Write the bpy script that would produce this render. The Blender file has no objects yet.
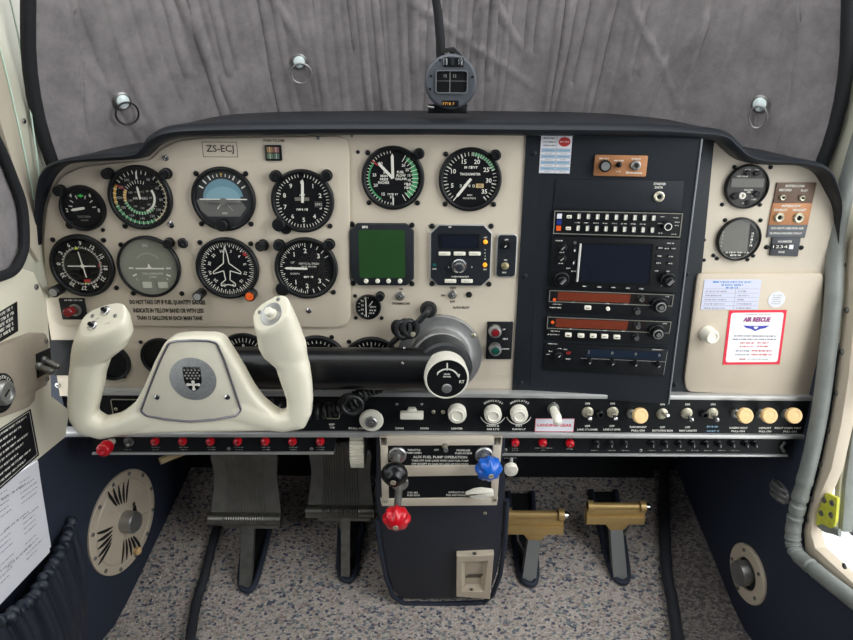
import bpy, math, random
from mathutils import Vector, Matrix
random.seed(7)
R = math.radians
COL = bpy.context.scene.collection
sc = bpy.context.scene

# ------------------------------------------------------------------ camera
F = 640.0; PITCH = R(19.6); ROLL = R(0.35); D = 0.836
CAM = Vector((0, -D, 0))
_f = Vector((0, math.cos(PITCH), -math.sin(PITCH)))
_u = Vector((0, math.sin(PITCH), math.cos(PITCH)))
_x = Vector((1, 0, 0))
RT = _x*math.cos(ROLL) + _u*math.sin(ROLL)
UP = -_x*math.sin(ROLL) + _u*math.cos(ROLL)
cd = bpy.data.cameras.new('camera'); cam = bpy.data.objects.new('camera', cd); COL.objects.link(cam)
cd.sensor_width = 36; cd.lens = 36*F/853; cd.clip_start = 0.01; cd.clip_end = 200
cam.matrix_world = Matrix(((RT.x, UP.x, -_f.x, CAM.x), (RT.y, UP.y, -_f.y, CAM.y), (RT.z, UP.z, -_f.z, CAM.z), (0, 0, 0, 1)))
sc.camera = cam

# ------------------------------------------------------------------ world, lights, exposure
w = bpy.data.worlds.new('world'); sc.world = w; w.use_nodes = True
bg = w.node_tree.nodes['Background']; bg.inputs[0].default_value = (0.95, 0.98, 1.0, 1); bg.inputs[1].default_value = 2.6
def area(name, loc, target, sx, sy, power, col=(1, 1, 1)):
    l = bpy.data.lights.new(name, 'AREA'); l.shape = 'RECTANGLE'; l.size = sx; l.size_y = sy; l.energy = power; l.color = col
    o = bpy.data.objects.new(name, l); COL.objects.link(o); o.location = loc
    o.rotation_euler = (Vector(target)-Vector(loc)).to_track_quat('-Z', 'Y').to_euler()
    return o
area('cabin_side_window_light', (-0.75, -1.35, 0.35), (0.1, 0.0, -0.3), 0.9, 0.5, 3.0, (0.96, 0.98, 1))
area('open_door_light', (1.2, -0.75, 0.35), (0.0, 0.0, -0.25), 0.9, 0.7, 7.0, (0.97, 0.99, 1))
sc.view_settings.view_transform = 'Standard'; sc.view_settings.look = 'None'
sc.view_settings.gamma = 1; sc.view_settings.use_curve_mapping = False
sc.view_settings.exposure = 0.25

# ------------------------------------------------------------------ materials
def lin(c):
    return tuple(((x/255)/12.92 if x/255 <= 0.04045 else ((x/255+0.055)/1.055)**2.4) for x in c)
MATS = {}
def mat(name, rgb, rough=0.5, metal=0.0, var=0.0, vscale=40, bump=0.0, bscale=300, spec=0.5, emit=0, coat=0):
    if name in MATS: return MATS[name]
    m = bpy.data.materials.new(name); m.use_nodes = True; nt = m.node_tree
    b = nt.nodes['Principled BSDF']; c = lin(rgb)
    b.inputs['Base Color'].default_value = (*c, 1); b.inputs['Roughness'].default_value = rough
    b.inputs['Metallic'].default_value = metal; b.inputs['Specular IOR Level'].default_value = spec
    if coat: b.inputs['Coat Weight'].default_value = coat; b.inputs['Coat Roughness'].default_value = 0.15
    if emit: b.inputs['Emission Color'].default_value = (*c, 1); b.inputs['Emission Strength'].default_value = emit
    tc = nt.nodes.new('ShaderNodeTexCoord')
    if var:
        n = nt.nodes.new('ShaderNodeTexNoise'); n.inputs['Scale'].default_value = vscale; n.inputs['Detail'].default_value = 5
        nt.links.new(tc.outputs['Object'], n.inputs['Vector'])
        r = nt.nodes.new('ShaderNodeValToRGB')
        r.color_ramp.elements[0].position = 0.3; r.color_ramp.elements[1].position = 0.7
        r.color_ramp.elements[0].color = (*[x*(1-var) for x in c], 1); r.color_ramp.elements[1].color = (*[min(1, x*(1+var)) for x in c], 1)
        nt.links.new(n.outputs['Fac'], r.inputs[0]); nt.links.new(r.outputs[0], b.inputs['Base Color'])
    if bump:
        n = nt.nodes.new('ShaderNodeTexNoise'); n.inputs['Scale'].default_value = bscale; n.inputs['Detail'].default_value = 4
        nt.links.new(tc.outputs['Object'], n.inputs['Vector'])
        bp = nt.nodes.new('ShaderNodeBump'); bp.inputs['Strength'].default_value = bump; bp.inputs['Distance'].default_value = 0.001
        nt.links.new(n.outputs['Fac'], bp.inputs['Height']); nt.links.new(bp.outputs[0], b.inputs['Normal'])
    MATS[name] = m
    return m
BEIGE = mat('panel_beige_paint', (201, 190, 172), 0.55, var=0.03, vscale=15, bump=0.25, bscale=900)
BEIGE2 = mat('worn_beige_plastic', (196, 183, 163), 0.5, var=0.05, vscale=20, bump=0.2, bscale=700)
TAUPE = mat('taupe_plastic', (158, 147, 132), 0.4, var=0.05, bump=0.15, bscale=800)
CREAM = mat('cream_sidewall', (226, 221, 200), 0.5, var=0.03, vscale=10)
YOKE = mat('cream_moulded_plastic', (232, 227, 206), 0.3, var=0.015, vscale=12, coat=0.25)
YPLATE = mat('cream_brushed_plate', (222, 217, 198), 0.5, var=0.03, vscale=60)
KNOBC = mat('ivory_knob', (232, 228, 212), 0.35)
KNOBT = mat('tan_knob', (222, 186, 128), 0.4, var=0.06)
BLACK = mat('black_paint', (20, 22, 25), 0.45, spec=0.25, var=0.1, vscale=60, bump=0.1, bscale=900)
RADIO = mat('charcoal_panel_paint', (32, 36, 41), 0.5, spec=0.25, var=0.08, vscale=30, bump=0.15, bscale=1200)
DIAL = mat('dial_black', (14, 15, 17), 0.6, spec=0.15)
BEZEL = mat('bezel_black', (20, 21, 23), 0.35, spec=0.3)
GLOSSB = mat('gloss_black', (14, 15, 17), 0.3, spec=0.35, coat=0.1, bump=0.1, bscale=300)
RUBBER = mat('black_rubber', (20, 21, 23), 0.5)
VINYL = mat('navy_black_vinyl', (24, 28, 34), 0.42, spec=0.3, var=0.1, vscale=30, bump=0.35, bscale=500)
NAVY = mat('navy_leather', (32, 38, 50), 0.5, var=0.08, vscale=14, bump=0.4, bscale=450)
NAVYW = mat('navy_side_lining', (34, 42, 58), 0.65, var=0.08, vscale=14, bump=0.3, bscale=400)
WHITE = mat('white_print', (226, 224, 214), 0.6)
GREYP = mat('faded_print', (150, 150, 146), 0.6)
DKTXT = mat('dark_print', (48, 44, 40), 0.6)
CHROME = mat('chrome', (205, 205, 205), 0.22, 1.0)
ALU = mat('brushed_aluminium', (178, 178, 176), 0.38, 0.85, var=0.08, vscale=80)
TRIM = mat('silver_trim', (196, 196, 194), 0.4, 0.6, var=0.06, vscale=30)
CAST = mat('cast_aluminium', (150, 150, 148), 0.5, 0.75, var=0.14, vscale=45, bump=0.3, bscale=300)
STEEL = mat('worn_steel', (140, 140, 136), 0.4, 0.8, var=0.2, vscale=60, bump=0.3)
DKMET = mat('dark_pedal_metal', (122, 119, 113), 0.4, 0.5, var=0.15, vscale=50)
GOLD = mat('gold_anodised', (190, 160, 104), 0.4, 0.45, var=0.06, vscale=50)
RED = mat('red_plastic', (200, 18, 34), 0.3, coat=0.3)
REDP = mat('red_print', (214, 50, 70), 0.6)
DKRED = mat('dark_red_lens', (120, 26, 30), 0.25)
BLUE = mat('blue_plastic', (18, 92, 190), 0.3, coat=0.3)
GREEN = mat('green_mark', (64, 150, 96), 0.6)
BGREEN = mat('bright_green_mark', (60, 200, 80), 0.6)
YELLOW = mat('yellow_mark', (206, 160, 62), 0.6)
LIME = mat('lime_mark', (214, 232, 30), 0.6)
REDM = mat('red_mark', (176, 40, 40), 0.6)
ORANGE = mat('orange_mark', (236, 96, 28), 0.5)
AMBER = mat('amber_lamp', (250, 160, 30), 0.4, emit=0.6)
GSCR = mat('green_screen', (38, 72, 36), 0.3, var=0.06, vscale=30)
NSCR = mat('dark_navy_screen', (25, 29, 40), 0.18, var=0.04)
GREYLCD = mat('grey_lcd', (96, 94, 88), 0.3, var=0.08, vscale=60)
OLED = mat('unlit_red_display', (112, 46, 24), 0.4, var=0.15, vscale=500)
SKYB = mat('horizon_sky_blue', (108, 146, 160), 0.5)
GRND = mat('horizon_grey', (104, 104, 100), 0.5)
TCF = mat('grey_green_face', (128, 130, 118), 0.5, var=0.03)
COPPER = mat('copper_plate', (170, 118, 78), 0.45, 0.3, var=0.1, vscale=80)
BROWN = mat('brown_plate', (104, 82, 68), 0.45, 0.2, var=0.12, vscale=80)
PAPER = mat('white_paper', (222, 222, 228), 0.7)
LILAC = mat('pale_lilac_label', (206, 208, 226), 0.6)
LBLUE = mat('pale_blue_print', (140, 180, 208), 0.6)
BLUEP = mat('blue_print', (60, 130, 196), 0.6)
NAVP = mat('navy_print', (50, 60, 110), 0.6)
PURP = mat('purple_print', (142, 56, 120), 0.6)
BINK = mat('deep_blue_print', (60, 66, 170), 0.6)
BINDING = mat('black_binding', (20, 22, 26), 0.8, bump=0.4, bscale=600)
SEAL = mat('grey_leather_seal', (122, 126, 122), 0.5, var=0.1, vscale=40, bump=0.6, bscale=220)
GREENPR = mat('yellow_green_primer', (196, 198, 62), 0.5, var=0.15, vscale=100)
PILLAR = mat('pale_green_grey_paint', (190, 188, 170), 0.4, var=0.05, vscale=10)
PGREEN = mat('pale_green_edge', (196, 220, 202), 0.4)
CLOTHB = mat('black_foam_hose', (30, 33, 40), 0.7, bump=0.5, bscale=500)
VOID = mat('dark_void', (8, 9, 12), 0.9)
TANW = mat('tan_wood', (150, 132, 96), 0.7, var=0.2)
def glassmat():
    m = bpy.data.materials.new('instrument_glass'); m.use_nodes = True; nt = m.node_tree
    nt.nodes.clear(); o = nt.nodes.new('ShaderNodeOutputMaterial'); t = nt.nodes.new('ShaderNodeBsdfTransparent')
    g = nt.nodes.new('ShaderNodeBsdfGlossy'); g.inputs['Roughness'].default_value = 0.08
    mx = nt.nodes.new('ShaderNodeMixShader'); fr = nt.nodes.new('ShaderNodeValue'); fr.outputs[0].default_value = 0.014
    nt.links.new(fr.outputs[0], mx.inputs[0]); nt.links.new(t.outputs[0], mx.inputs[1]); nt.links.new(g.outputs[0], mx.inputs[2]); nt.links.new(mx.outputs[0], o.inputs[0])
    return m
GLASS = glassmat()
def fabricmat():
    m = bpy.data.materials.new('grey_plush_fabric'); m.use_nodes = True; nt = m.node_tree; b = nt.nodes['Principled BSDF']
    b.inputs['Roughness'].default_value = 0.9; b.inputs['Sheen Weight'].default_value = 0.25
    tc = nt.nodes.new('ShaderNodeTexCoord'); n = nt.nodes.new('ShaderNodeTexNoise'); n.inputs['Scale'].default_value = 28; n.inputs['Detail'].default_value = 8; n.inputs['Roughness'].default_value = 0.7
    nt.links.new(tc.outputs['Object'], n.inputs['Vector']); r = nt.nodes.new('ShaderNodeValToRGB')
    r.color_ramp.elements[0].position = 0.3; r.color_ramp.elements[1].position = 0.72
    r.color_ramp.elements[0].color = (*lin((112, 107, 108)), 1); r.color_ramp.elements[1].color = (*lin((148, 142, 142)), 1)
    nt.links.new(n.outputs['Fac'], r.inputs[0]); nt.links.new(r.outputs[0], b.inputs['Base Color'])
    n2 = nt.nodes.new('ShaderNodeTexNoise'); n2.inputs['Scale'].default_value = 160; n2.inputs['Detail'].default_value = 6
    nt.links.new(tc.outputs['Object'], n2.inputs['Vector']); bp = nt.nodes.new('ShaderNodeBump'); bp.inputs['Strength'].default_value = 0.5; bp.inputs['Distance'].default_value = 0.0012
    nt.links.new(n2.outputs['Fac'], bp.inputs['Height']); nt.links.new(bp.outputs[0], b.inputs['Normal'])
    return m
FABRIC = fabricmat()
def carpetmat(name, ribbed=False):
    m = bpy.data.materials.new(name); m.use_nodes = True; nt = m.node_tree; b = nt.nodes['Principled BSDF']; b.inputs['Roughness'].default_value = 0.95
    b.inputs['Specular IOR Level'].default_value = 0.1
    tc = nt.nodes.new('ShaderNodeTexCoord'); mp = nt.nodes.new('ShaderNodeMapping'); mp.inputs['Scale'].default_value = (1, 1.5, 1.5)
    nt.links.new(tc.outputs['Object'], mp.inputs['Vector'])
    v = nt.nodes.new('ShaderNodeTexVoronoi'); v.inputs['Scale'].default_value = 190 if not ribbed else 170; nt.links.new(mp.outputs[0], v.inputs['Vector'])
    sep = nt.nodes.new('ShaderNodeSeparateColor'); nt.links.new(v.outputs['Color'], sep.inputs[0])
    r = nt.nodes.new('ShaderNodeValToRGB'); e = r.color_ramp; e.interpolation = 'CONSTANT'
    cols = [(0, (88, 92, 108)), (0.08, (122, 124, 132)), (0.15, (188, 178, 170)), (0.5, (178, 168, 159)), (0.74, (164, 155, 147)), (0.88, (150, 134, 128)), (0.94, (124, 134, 136))]
    if ribbed: cols = [(0, (96, 92, 92)), (0.25, (124, 118, 114)), (0.5, (138, 130, 126)), (0.8, (112, 106, 104))]
    e.elements[0].position = 0; e.elements[0].color = (*lin(cols[0][1]), 1); e.elements[1].position = cols[1][0]; e.elements[1].color = (*lin(cols[1][1]), 1)
    for p, c in cols[2:]:
        q = e.elements.new(p); q.color = (*lin(c), 1)
    nt.links.new(sep.outputs[0], r.inputs[0])
    n = nt.nodes.new('ShaderNodeTexNoise'); n.inputs['Scale'].default_value = 380; n.inputs['Detail'].default_value = 3; nt.links.new(tc.outputs['Object'], n.inputs['Vector'])
    mx = nt.nodes.new('ShaderNodeMixRGB'); mx.blend_type = 'OVERLAY'; mx.inputs[0].default_value = 0.6
    nt.links.new(r.outputs[0], mx.inputs[1]); nt.links.new(n.outputs['Fac'], mx.inputs[2]); nt.links.new(mx.outputs[0], b.inputs['Base Color'])
    bp = nt.nodes.new('ShaderNodeBump'); bp.inputs['Strength'].default_value = 0.9; bp.inputs['Distance'].default_value = 0.003
    nt.links.new(v.outputs['Distance'], bp.inputs['Height']); nt.links.new(bp.outputs[0], b.inputs['Normal'])
    return m
CARPET = carpetmat('speckled_carpet'); CARPETR = carpetmat('ribbed_carpet', True)

# ------------------------------------------------------------------ frames: a plane in the cockpit and the ray through a photo pixel
class Frame:
    def __init__(s, o, X, Y):
        s.o = Vector(o); s.X = Vector(X).normalized(); s.Y = Vector(Y).normalized(); s.Z = s.X.cross(s.Y).normalized()
    def loc(s, u, v, h=0):
        d = _f + RT*((u-426.5)/F) - UP*((v-320)/F)
        t = (s.o + s.Z*h - CAM).dot(s.Z)/d.dot(s.Z)
        p = CAM + d*t - s.o
        return Vector((p.dot(s.X), p.dot(s.Y), h))
    def world(s, l): return s.o + s.X*l[0] + s.Y*l[1] + s.Z*l[2]
    def k(s, u, v, h=0): return (s.loc(u+1, v, h)-s.loc(u, v, h)).length
    def mat(s, l=(0, 0, 0)):
        o = s.world(l)
        return Matrix(((s.X.x, s.Y.x, s.Z.x, o.x), (s.X.y, s.Y.y, s.Z.y, o.y), (s.X.z, s.Y.z, s.Z.z, o.z), (0, 0, 0, 1)))
PF = Frame((0, 0, 0), (1, 0, 0), (0, 0, 1))
ang = R(6.0)
_rx = PF.loc(527, 260)[0]
RF = Frame((_rx, -0.002, 0), (math.cos(ang), -math.sin(ang), 0), (0, 0, 1))
_b = R(10)
WL = Frame((-0.512, 0, 0), (0, 1, 0), (0, 0, 1))
WR = Frame((0.548, 0, 0), (math.sin(R(6)), -math.cos(R(6)), 0), (0, 0, 1))
WLK = Frame((-0.534, 0, 0), (math.sin(_b), math.cos(_b), 0), (0, 0, 1))
WRK = Frame((0.545, 0, 0), (0, -1, 0), (0, 0, 1))
SF = Frame((0, -0.012, 0), (1, 0, 0), (0, 0, 1))
BF = Frame((0, -0.008, 0), (1, 0, 0), (0, 0, 1))
QF = Frame((0, -0.019, 0), (1, 0, 0), (0, 0, 1))
YF = Frame((0, -0.118, 0), (1, 0, 0), (0, 0, 1))
PD = Frame((0, 0.12, 0), (1, 0, 0), (0, 0, 1))
WORLD = Frame((0, 0, 0), (1, 0, 0), (0, 1, 0))

# ------------------------------------------------------------------ mesh builder
_tcache = {}
def textmesh(s, bold=0):
    key = (s, bold)
    if key not in _tcache:
        c = bpy.data.curves.new('t', 'FONT'); c.body = s; c.resolution_u = 2; c.size = 1; c.align_x = 'CENTER'; c.align_y = 'CENTER'; c.offset = bold
        o = bpy.data.objects.new('t', c); COL.objects.link(o)
        dg = bpy.context.evaluated_depsgraph_get(); dg.update()
        m = bpy.data.meshes.new_from_object(o.evaluated_get(dg))
        _tcache[key] = ([tuple(v.co) for v in m.vertices], [tuple(p.vertices) for p in m.polygons])
        bpy.data.objects.remove(o); bpy.data.meshes.remove(m); bpy.data.curves.remove(c)
    return _tcache[key]
def rr(x0, x1, y0, y1, r, n=4):
    if x0 > x1: x0, x1 = x1, x0
    if y0 > y1: y0, y1 = y1, y0
    r = min(r, (x1-x0)/2, (y1-y0)/2); P = []
    for cx, cy, a in ((x1-r, y0+r, -90), (x1-r, y1-r, 0), (x0+r, y1-r, 90), (x0+r, y0+r, 180)):
        for i in range(n+1):
            t = R(a+90*i/n); P.append((cx+r*math.cos(t), cy+r*math.sin(t)))
    return P
def roundpoly(P, r, n=4):
    out = []; N = len(P)
    for i in range(N):
        a = Vector(P[i-1][:2]); b = Vector(P[i][:2]); c = Vector(P[(i+1) % N][:2])
        d1 = (a-b); d2 = (c-b); q = min(r, d1.length*0.45, d2.length*0.45)
        p1 = b+d1.normalized()*q; p2 = b+d2.normalized()*q
        for j in range(n+1):
            t = j/n; out.append(tuple(p1*(1-t)**2+b*2*t*(1-t)+p2*t*t))
    return out
def circ(cx, cy, r, n=32, ry=None): return [(cx+r*math.cos(2*math.pi*i/n), cy+(ry or r)*math.sin(2*math.pi*i/n)) for i in range(n)]
def ccw(P):
    a = sum(P[i-1][0]*P[i][1]-P[i][0]*P[i-1][1] for i in range(len(P)))
    return list(P) if a > 0 else list(P)[::-1]
def offs(P, d):
    out = []; N = len(P)
    for i in range(N):
        a = Vector(P[i-1]); b = Vector(P[i]); c = Vector(P[(i+1) % N])
        e1 = (b-a); e2 = (c-b)
        if e1.length < 1e-9 or e2.length < 1e-9: out.append(tuple(b)); continue
        e1.normalize(); e2.normalize()
        n1 = Vector((-e1.y, e1.x)); n2 = Vector((-e2.y, e2.x)); n = n1+n2
        if n.length < 1e-6: n = n1
        n.normalize(); k = 1/max(0.5, n.dot(n1)); out.append(tuple(b+n*d*k))
    return out
class MB:
    def __init__(s): s.v = []; s.f = []; s.m = []; s.mats = []
    def mi(s, m):
        if m not in s.mats: s.mats.append(m)
        return s.mats.index(m)
    def add(s, V, Fs, m):
        o = len(s.v); i = s.mi(m); s.v += [tuple(v) for v in V]; s.f += [tuple(a+o for a in f) for f in Fs]; s.m += [i]*len(Fs); return s
    def prism(s, P, z0, z1, m, ch=0, sidemat=None):
        P = ccw([(p[0], p[1]) for p in P]); n = len(P); rings = [(P, z0)]
        if ch:
            c = ch*(1 if z1 > z0 else -1)
            rings.append((P, z1-c)); rings.append((offs(P, ch*0.3), z1-c*0.3)); rings.append((offs(P, ch), z1))
        else: rings.append((P, z1))
        V = [(x, y, z) for r, z in rings for x, y in r]; Fs = []
        for k in range(len(rings)-1):
            for i in range(n):
                j = (i+1) % n; Fs.append((k*n+i, k*n+j, (k+1)*n+j, (k+1)*n+i))
        Fs.append(tuple(range((len(rings)-1)*n, len(rings)*n))); Fs.append(tuple(range(n))[::-1])
        return s.add(V, Fs, m)
    def flat(s, P, z, m):
        P = ccw([(p[0], p[1]) for p in P]); return s.add([(x, y, z) for x, y in P], [tuple(range(len(P)))], m)
    def box(s, x0, x1, y0, y1, z0, z1, m, ch=0): return s.prism([(x0, y0), (x1, y0), (x1, y1), (x0, y1)], z0, z1, m, ch)
    def lathe(s, prof, m, c=(0, 0, 0), ax=(0, 0, 1), seg=32, sx=1, sy=1):
        ax = Vector(ax).normalized(); t = Vector((0, 1, 0)) if abs(ax.y) < 0.9 else Vector((1, 0, 0))
        X = t.cross(ax).normalized(); Y = ax.cross(X).normalized(); c = Vector(c); V = []; Fs = []; n = seg
        for r, z in prof:
            for i in range(n):
                a = 2*math.pi*i/n; V.append(c+X*(max(r, 1e-6)*sx*math.cos(a))+Y*(max(r, 1e-6)*sy*math.sin(a))+ax*z)
        for k in range(len(prof)-1):
            for i in range(n):
                j = (i+1) % n; Fs.append((k*n+i, k*n+j, (k+1)*n+j, (k+1)*n+i))
        if prof[-1][0] > 1e-5: Fs.append(tuple(range((len(prof)-1)*n, len(prof)*n)))
        if prof[0][0] > 1e-5: Fs.append(tuple(range(n))[::-1])
        return s.add(V, Fs, m)
    def cyl(s, c, r, z0, z1, m, ax=(0, 0, 1), seg=20, ch=0):
        ch = min(ch, abs(z1-z0)*0.4, r*0.4)
        return s.lathe([(r, z0), (r, z1-ch), (r-ch, z1)] if ch else [(r, z0), (r, z1)], m, c, ax, seg)
    def tube(s, pts, r, m, seg=10, closed=False, cap=True, flatten=1.0):
        pts = [Vector(p) for p in pts]; N = len(pts); rs = r if isinstance(r, (list, tuple)) else [r]*N
        V = []; Fs = []; prev = None
        for i in range(N):
            a = pts[i-1] if (i > 0 or closed) else pts[i]; b = pts[(i+1) % N] if (i < N-1 or closed) else pts[i]
            t = (b-a).normalized()
            if prev is None: ref = Vector((0, 0, 1)) if abs(t.z) < 0.9 else Vector((1, 0, 0)); n = (ref-t*ref.dot(t)).normalized()
            else: n = (prev-t*prev.dot(t)).normalized()
            prev = n; bn = t.cross(n)
            for j in range(seg):
                q = 2*math.pi*j/seg; V.append(pts[i]+(n*math.cos(q)*flatten+bn*math.sin(q))*rs[i])
        for i in range(N if closed else N-1):
            i2 = (i+1) % N
            for j in range(seg):
                j2 = (j+1) % seg; Fs.append((i*seg+j, i*seg+j2, i2*seg+j2, i2*seg+j))
        if cap and not closed: Fs.append(tuple(range(seg))[::-1]); Fs.append(tuple(range((N-1)*seg, N*seg)))
        return s.add(V, Fs, m)
    def bar(s, p, q, wd, z, m, w2=None):
        p = Vector(p[:2]); q = Vector(q[:2]); d = (q-p).normalized(); n = Vector((-d.y, d.x)); w2 = wd if w2 is None else w2
        return s.flat([p+n*wd/2, p-n*wd/2, q-n*w2/2, q+n*w2/2], z, m)
    def arc(s, cx, cy, r0, r1, a0, a1, z, m, n=None):
        n = n or max(2, int(abs(a1-a0)/6)); V = []; Fs = []
        for i in range(n+1):
            a = R(a0+(a1-a0)*i/n); V += [(cx+r0*math.sin(a), cy+r0*math.cos(a), z), (cx+r1*math.sin(a), cy+r1*math.cos(a), z)]
        for i in range(n): Fs.append((2*i, 2*i+2, 2*i+3, 2*i+1) if a1 < a0 else (2*i, 2*i+1, 2*i+3, 2*i+2))
        return s.add(V, Fs, m)
    def ticks(s, r0, r1, a0, a1, n, wd, z, m, cx=0, cy=0):
        for i in range(n+1):
            a = R(a0+(a1-a0)*i/max(n, 1)); d = (math.sin(a), math.cos(a)); s.bar((cx+d[0]*r0, cy+d[1]*r0), (cx+d[0]*r1, cy+d[1]*r1), wd, z, m)
        return s
    def text(s, t, x, y, size, m, z=0.0004, rot=0, sx=1.0, bold=0.0, skew=0, fit=None):
        V, Fs = textmesh(t, bold)
        if not V: return s
        x0 = min(v[0] for v in V); x1 = max(v[0] for v in V); y0 = min(v[1] for v in V); y1 = max(v[1] for v in V)
        if fit: sx = fit/((x1-x0)*size)
        cx = (x0+x1)/2; cy = (y0+y1)/2; c = math.cos(R(rot)); q = math.sin(R(rot)); out = []
        for vx, vy, _ in V:
            a = ((vx-cx)*sx+(vy-cy)*skew)*size; b = (vy-cy)*size; out.append((x+a*c-b*q, y+a*q+b*c, z))
        return s.add(out, Fs, m)
    def words(s, x0, x1, y, h, m, z=0.0004, rot=0):
        """illegible small print: a row of letter-sized marks"""
        c = math.cos(R(rot)); q = math.sin(R(rot)); x = 0; L = x1-x0
        while x < L:
            nl = random.randint(2, 7)
            for _ in range(nl):
                wd = h*random.uniform(0.35, 0.6)
                if x+wd > L: break
                hh = h*random.uniform(0.7, 1.0)
                P = [(x, -hh/2), (x+wd, -hh/2), (x+wd, hh/2), (x, hh/2)]
                if random.random() < 0.5: P = [(x, -hh/2), (x+wd*0.45, -hh/2), (x+wd*0.45, hh/4), (x+wd, hh/4), (x+wd, hh/2), (x, hh/2)]
                s.flat([(x0+a*c-b*q, y+a*q+b*c) for a, b in P], z, m); x += wd+h*0.15
            x += h*0.5
        return s
    def screw(s, x, y, r, z, m=None, slot=None):
        m = m or BEZEL; s.lathe([(r, z), (r, z+r*0.35), (r*0.6, z+r*0.6), (0, z+r*0.65)], m, (x, y, 0), seg=14)
        zz = z+r*0.68; sl = slot or VOID
        s.bar((x-r*.5, y-r*.1), (x+r*.5, y+r*.1), r*.22, zz, sl); s.bar((x-r*.1, y+r*.5), (x+r*.1, y-r*.5), r*.22, zz, sl); return s
    def build(s, name, parent=None, M=None, label=None, smooth=True, sharp=32):
        me = bpy.data.meshes.new(name); me.from_pydata(s.v, [], s.f); me.update()
        for m in s.mats: me.materials.append(m)
        me.polygons.foreach_set('material_index', s.m)
        if smooth:
            me.polygons.foreach_set('use_smooth', [True]*len(me.polygons)); me.set_sharp_from_angle(angle=R(sharp))
        o = bpy.data.objects.new(name, me); COL.objects.link(o)
        if parent is not None: o.parent = parent.e if isinstance(parent, Thing) else parent
        if M is not None: o.matrix_world = M
        if label: o['label'] = label
        return o
ALLT = []
class Thing:
    def __init__(s, name, label, cat, fr, u=None, v=None, h=0, group=None, at=None):
        ALLT.append(s); s.name = name
        s.fr = fr; s.o = Vector(at) if at is not None else fr.loc(u, v, h)
        s.e = bpy.data.objects.new(name, None); COL.objects.link(s.e); s.e.empty_display_size = 0.01
        s.e.matrix_world = fr.mat(s.o); s.e['label'] = label; s.e['category'] = cat
        if group: s.e['group'] = group
        s.k = fr.k(u, v, h) if u is not None else 0.0013
    def p(s, u, v, h=0):
        l = s.fr.loc(u, v, s.o.z+h); return (l.x-s.o.x, l.y-s.o.y)
    def p3(s, u, v, h=0):
        x, y = s.p(u, v, h); return Vector((x, y, h))
def struct(o): o['kind'] = 'structure'; return o
def solo(o, label, cat, group=None):
    o['label'] = label; o['category'] = cat
    if group: o['group'] = group
    return o
def px(fr, pts, h=0): return [tuple(fr.loc(u, v, h)[:2]) for u, v in pts]
def resample(P, n):
    P = [Vector(p) for p in P]; N = len(P); out = []
    for i in range(N-1):
        p0 = P[max(i-1, 0)]; p1 = P[i]; p2 = P[i+1]; p3 = P[min(i+2, N-1)]
        for j in range(n):
            t = j/n; out.append(0.5*((2*p1)+(p2-p0)*t+(2*p0-5*p1+4*p2-p3)*t*t+(3*p1-p0-3*p2+p3)*t**3))
    out.append(P[-1]); return out

# ================================================================== THE SETTING
def floor_z(y):
    if y < 0.03: return -0.87
    if y < 0.37: return -0.87+0.5*(y-0.03)
    return -0.70+(y-0.37)*1.3
def floor_strip(x0, x1, rise0, rise1, m, name, lift=0.0):
    V = []; Fs = []; ys = [-0.9+0.04*i for i in range(31)]; nx = 12
    for y in ys:
        for i in range(nx+1):
            t = i/nx; a = x0(y) if callable(x0) else x0; b = x1(y) if callable(x1) else x1
            V.append((a+(b-a)*t, y, floor_z(y)+rise0+(rise1-rise0)*t+lift))
    n = nx+1
    for k in range(len(ys)-1):
        for i in range(nx): Fs.append((k*n+i, k*n+i+1, (k+1)*n+i+1, (k+1)*n+i))
    mb = MB(); mb.add(V, Fs, m); return struct(mb.build(name))
floor_strip(-0.60, 0.60, 0, 0, CARPET, 'floor')
fb = MB(); fb.add([(-.62, .28, floor_z(.28)-.004), (.62, .28, floor_z(.28)-.004), (.62, .42, -.62), (-.62, .42, -.62), (-.62, .66, -.2), (.62, .66, -.2)], [(0, 1, 2, 3), (3, 2, 5, 4)], BINDING); struct(fb.build('footwell_shade_wall'))  # black sheet beyond the carpet, stands in for shade under the panel
HL = lambda y: -0.395
HR = lambda y: 0.42+0.16*max(y, 0)
floor_strip(-0.57, HL, 0.006, 0.003, CARPET, 'floor_side_left', 0.002)
floor_strip(HR, 0.60, 0.003, 0.008, CARPETR, 'floor_side_right', 0.002)
mb = MB(); mb.box(-0.75, 0.75, -0.93, 0.48, 0.95, 0.98, NAVY); mb.box(-0.52, 0.52, -0.9, -0.50, 0.40, 0.95, NAVY, ch=.04); struct(mb.build('rear_light_blocker', M=PF.mat()))  # unseen dark rear wall and seat block, added to cut light into the footwell
mb = MB(); mb.box(-0.42, 0.42, -0.98, -0.32, 0.48, 0.50, BEIGE2); struct(mb.build('ceiling'))  # unseen partial ceiling, added and stopped short so sky light reaches the floor
mb = MB(); mb.box(-0.70, 0.70, -1.0, 0.05, -0.66, -0.64, VOID); struct(mb.build('wall_front', M=PF.mat()))  # near-black front wall, shade behind the panel put into its colour

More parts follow.
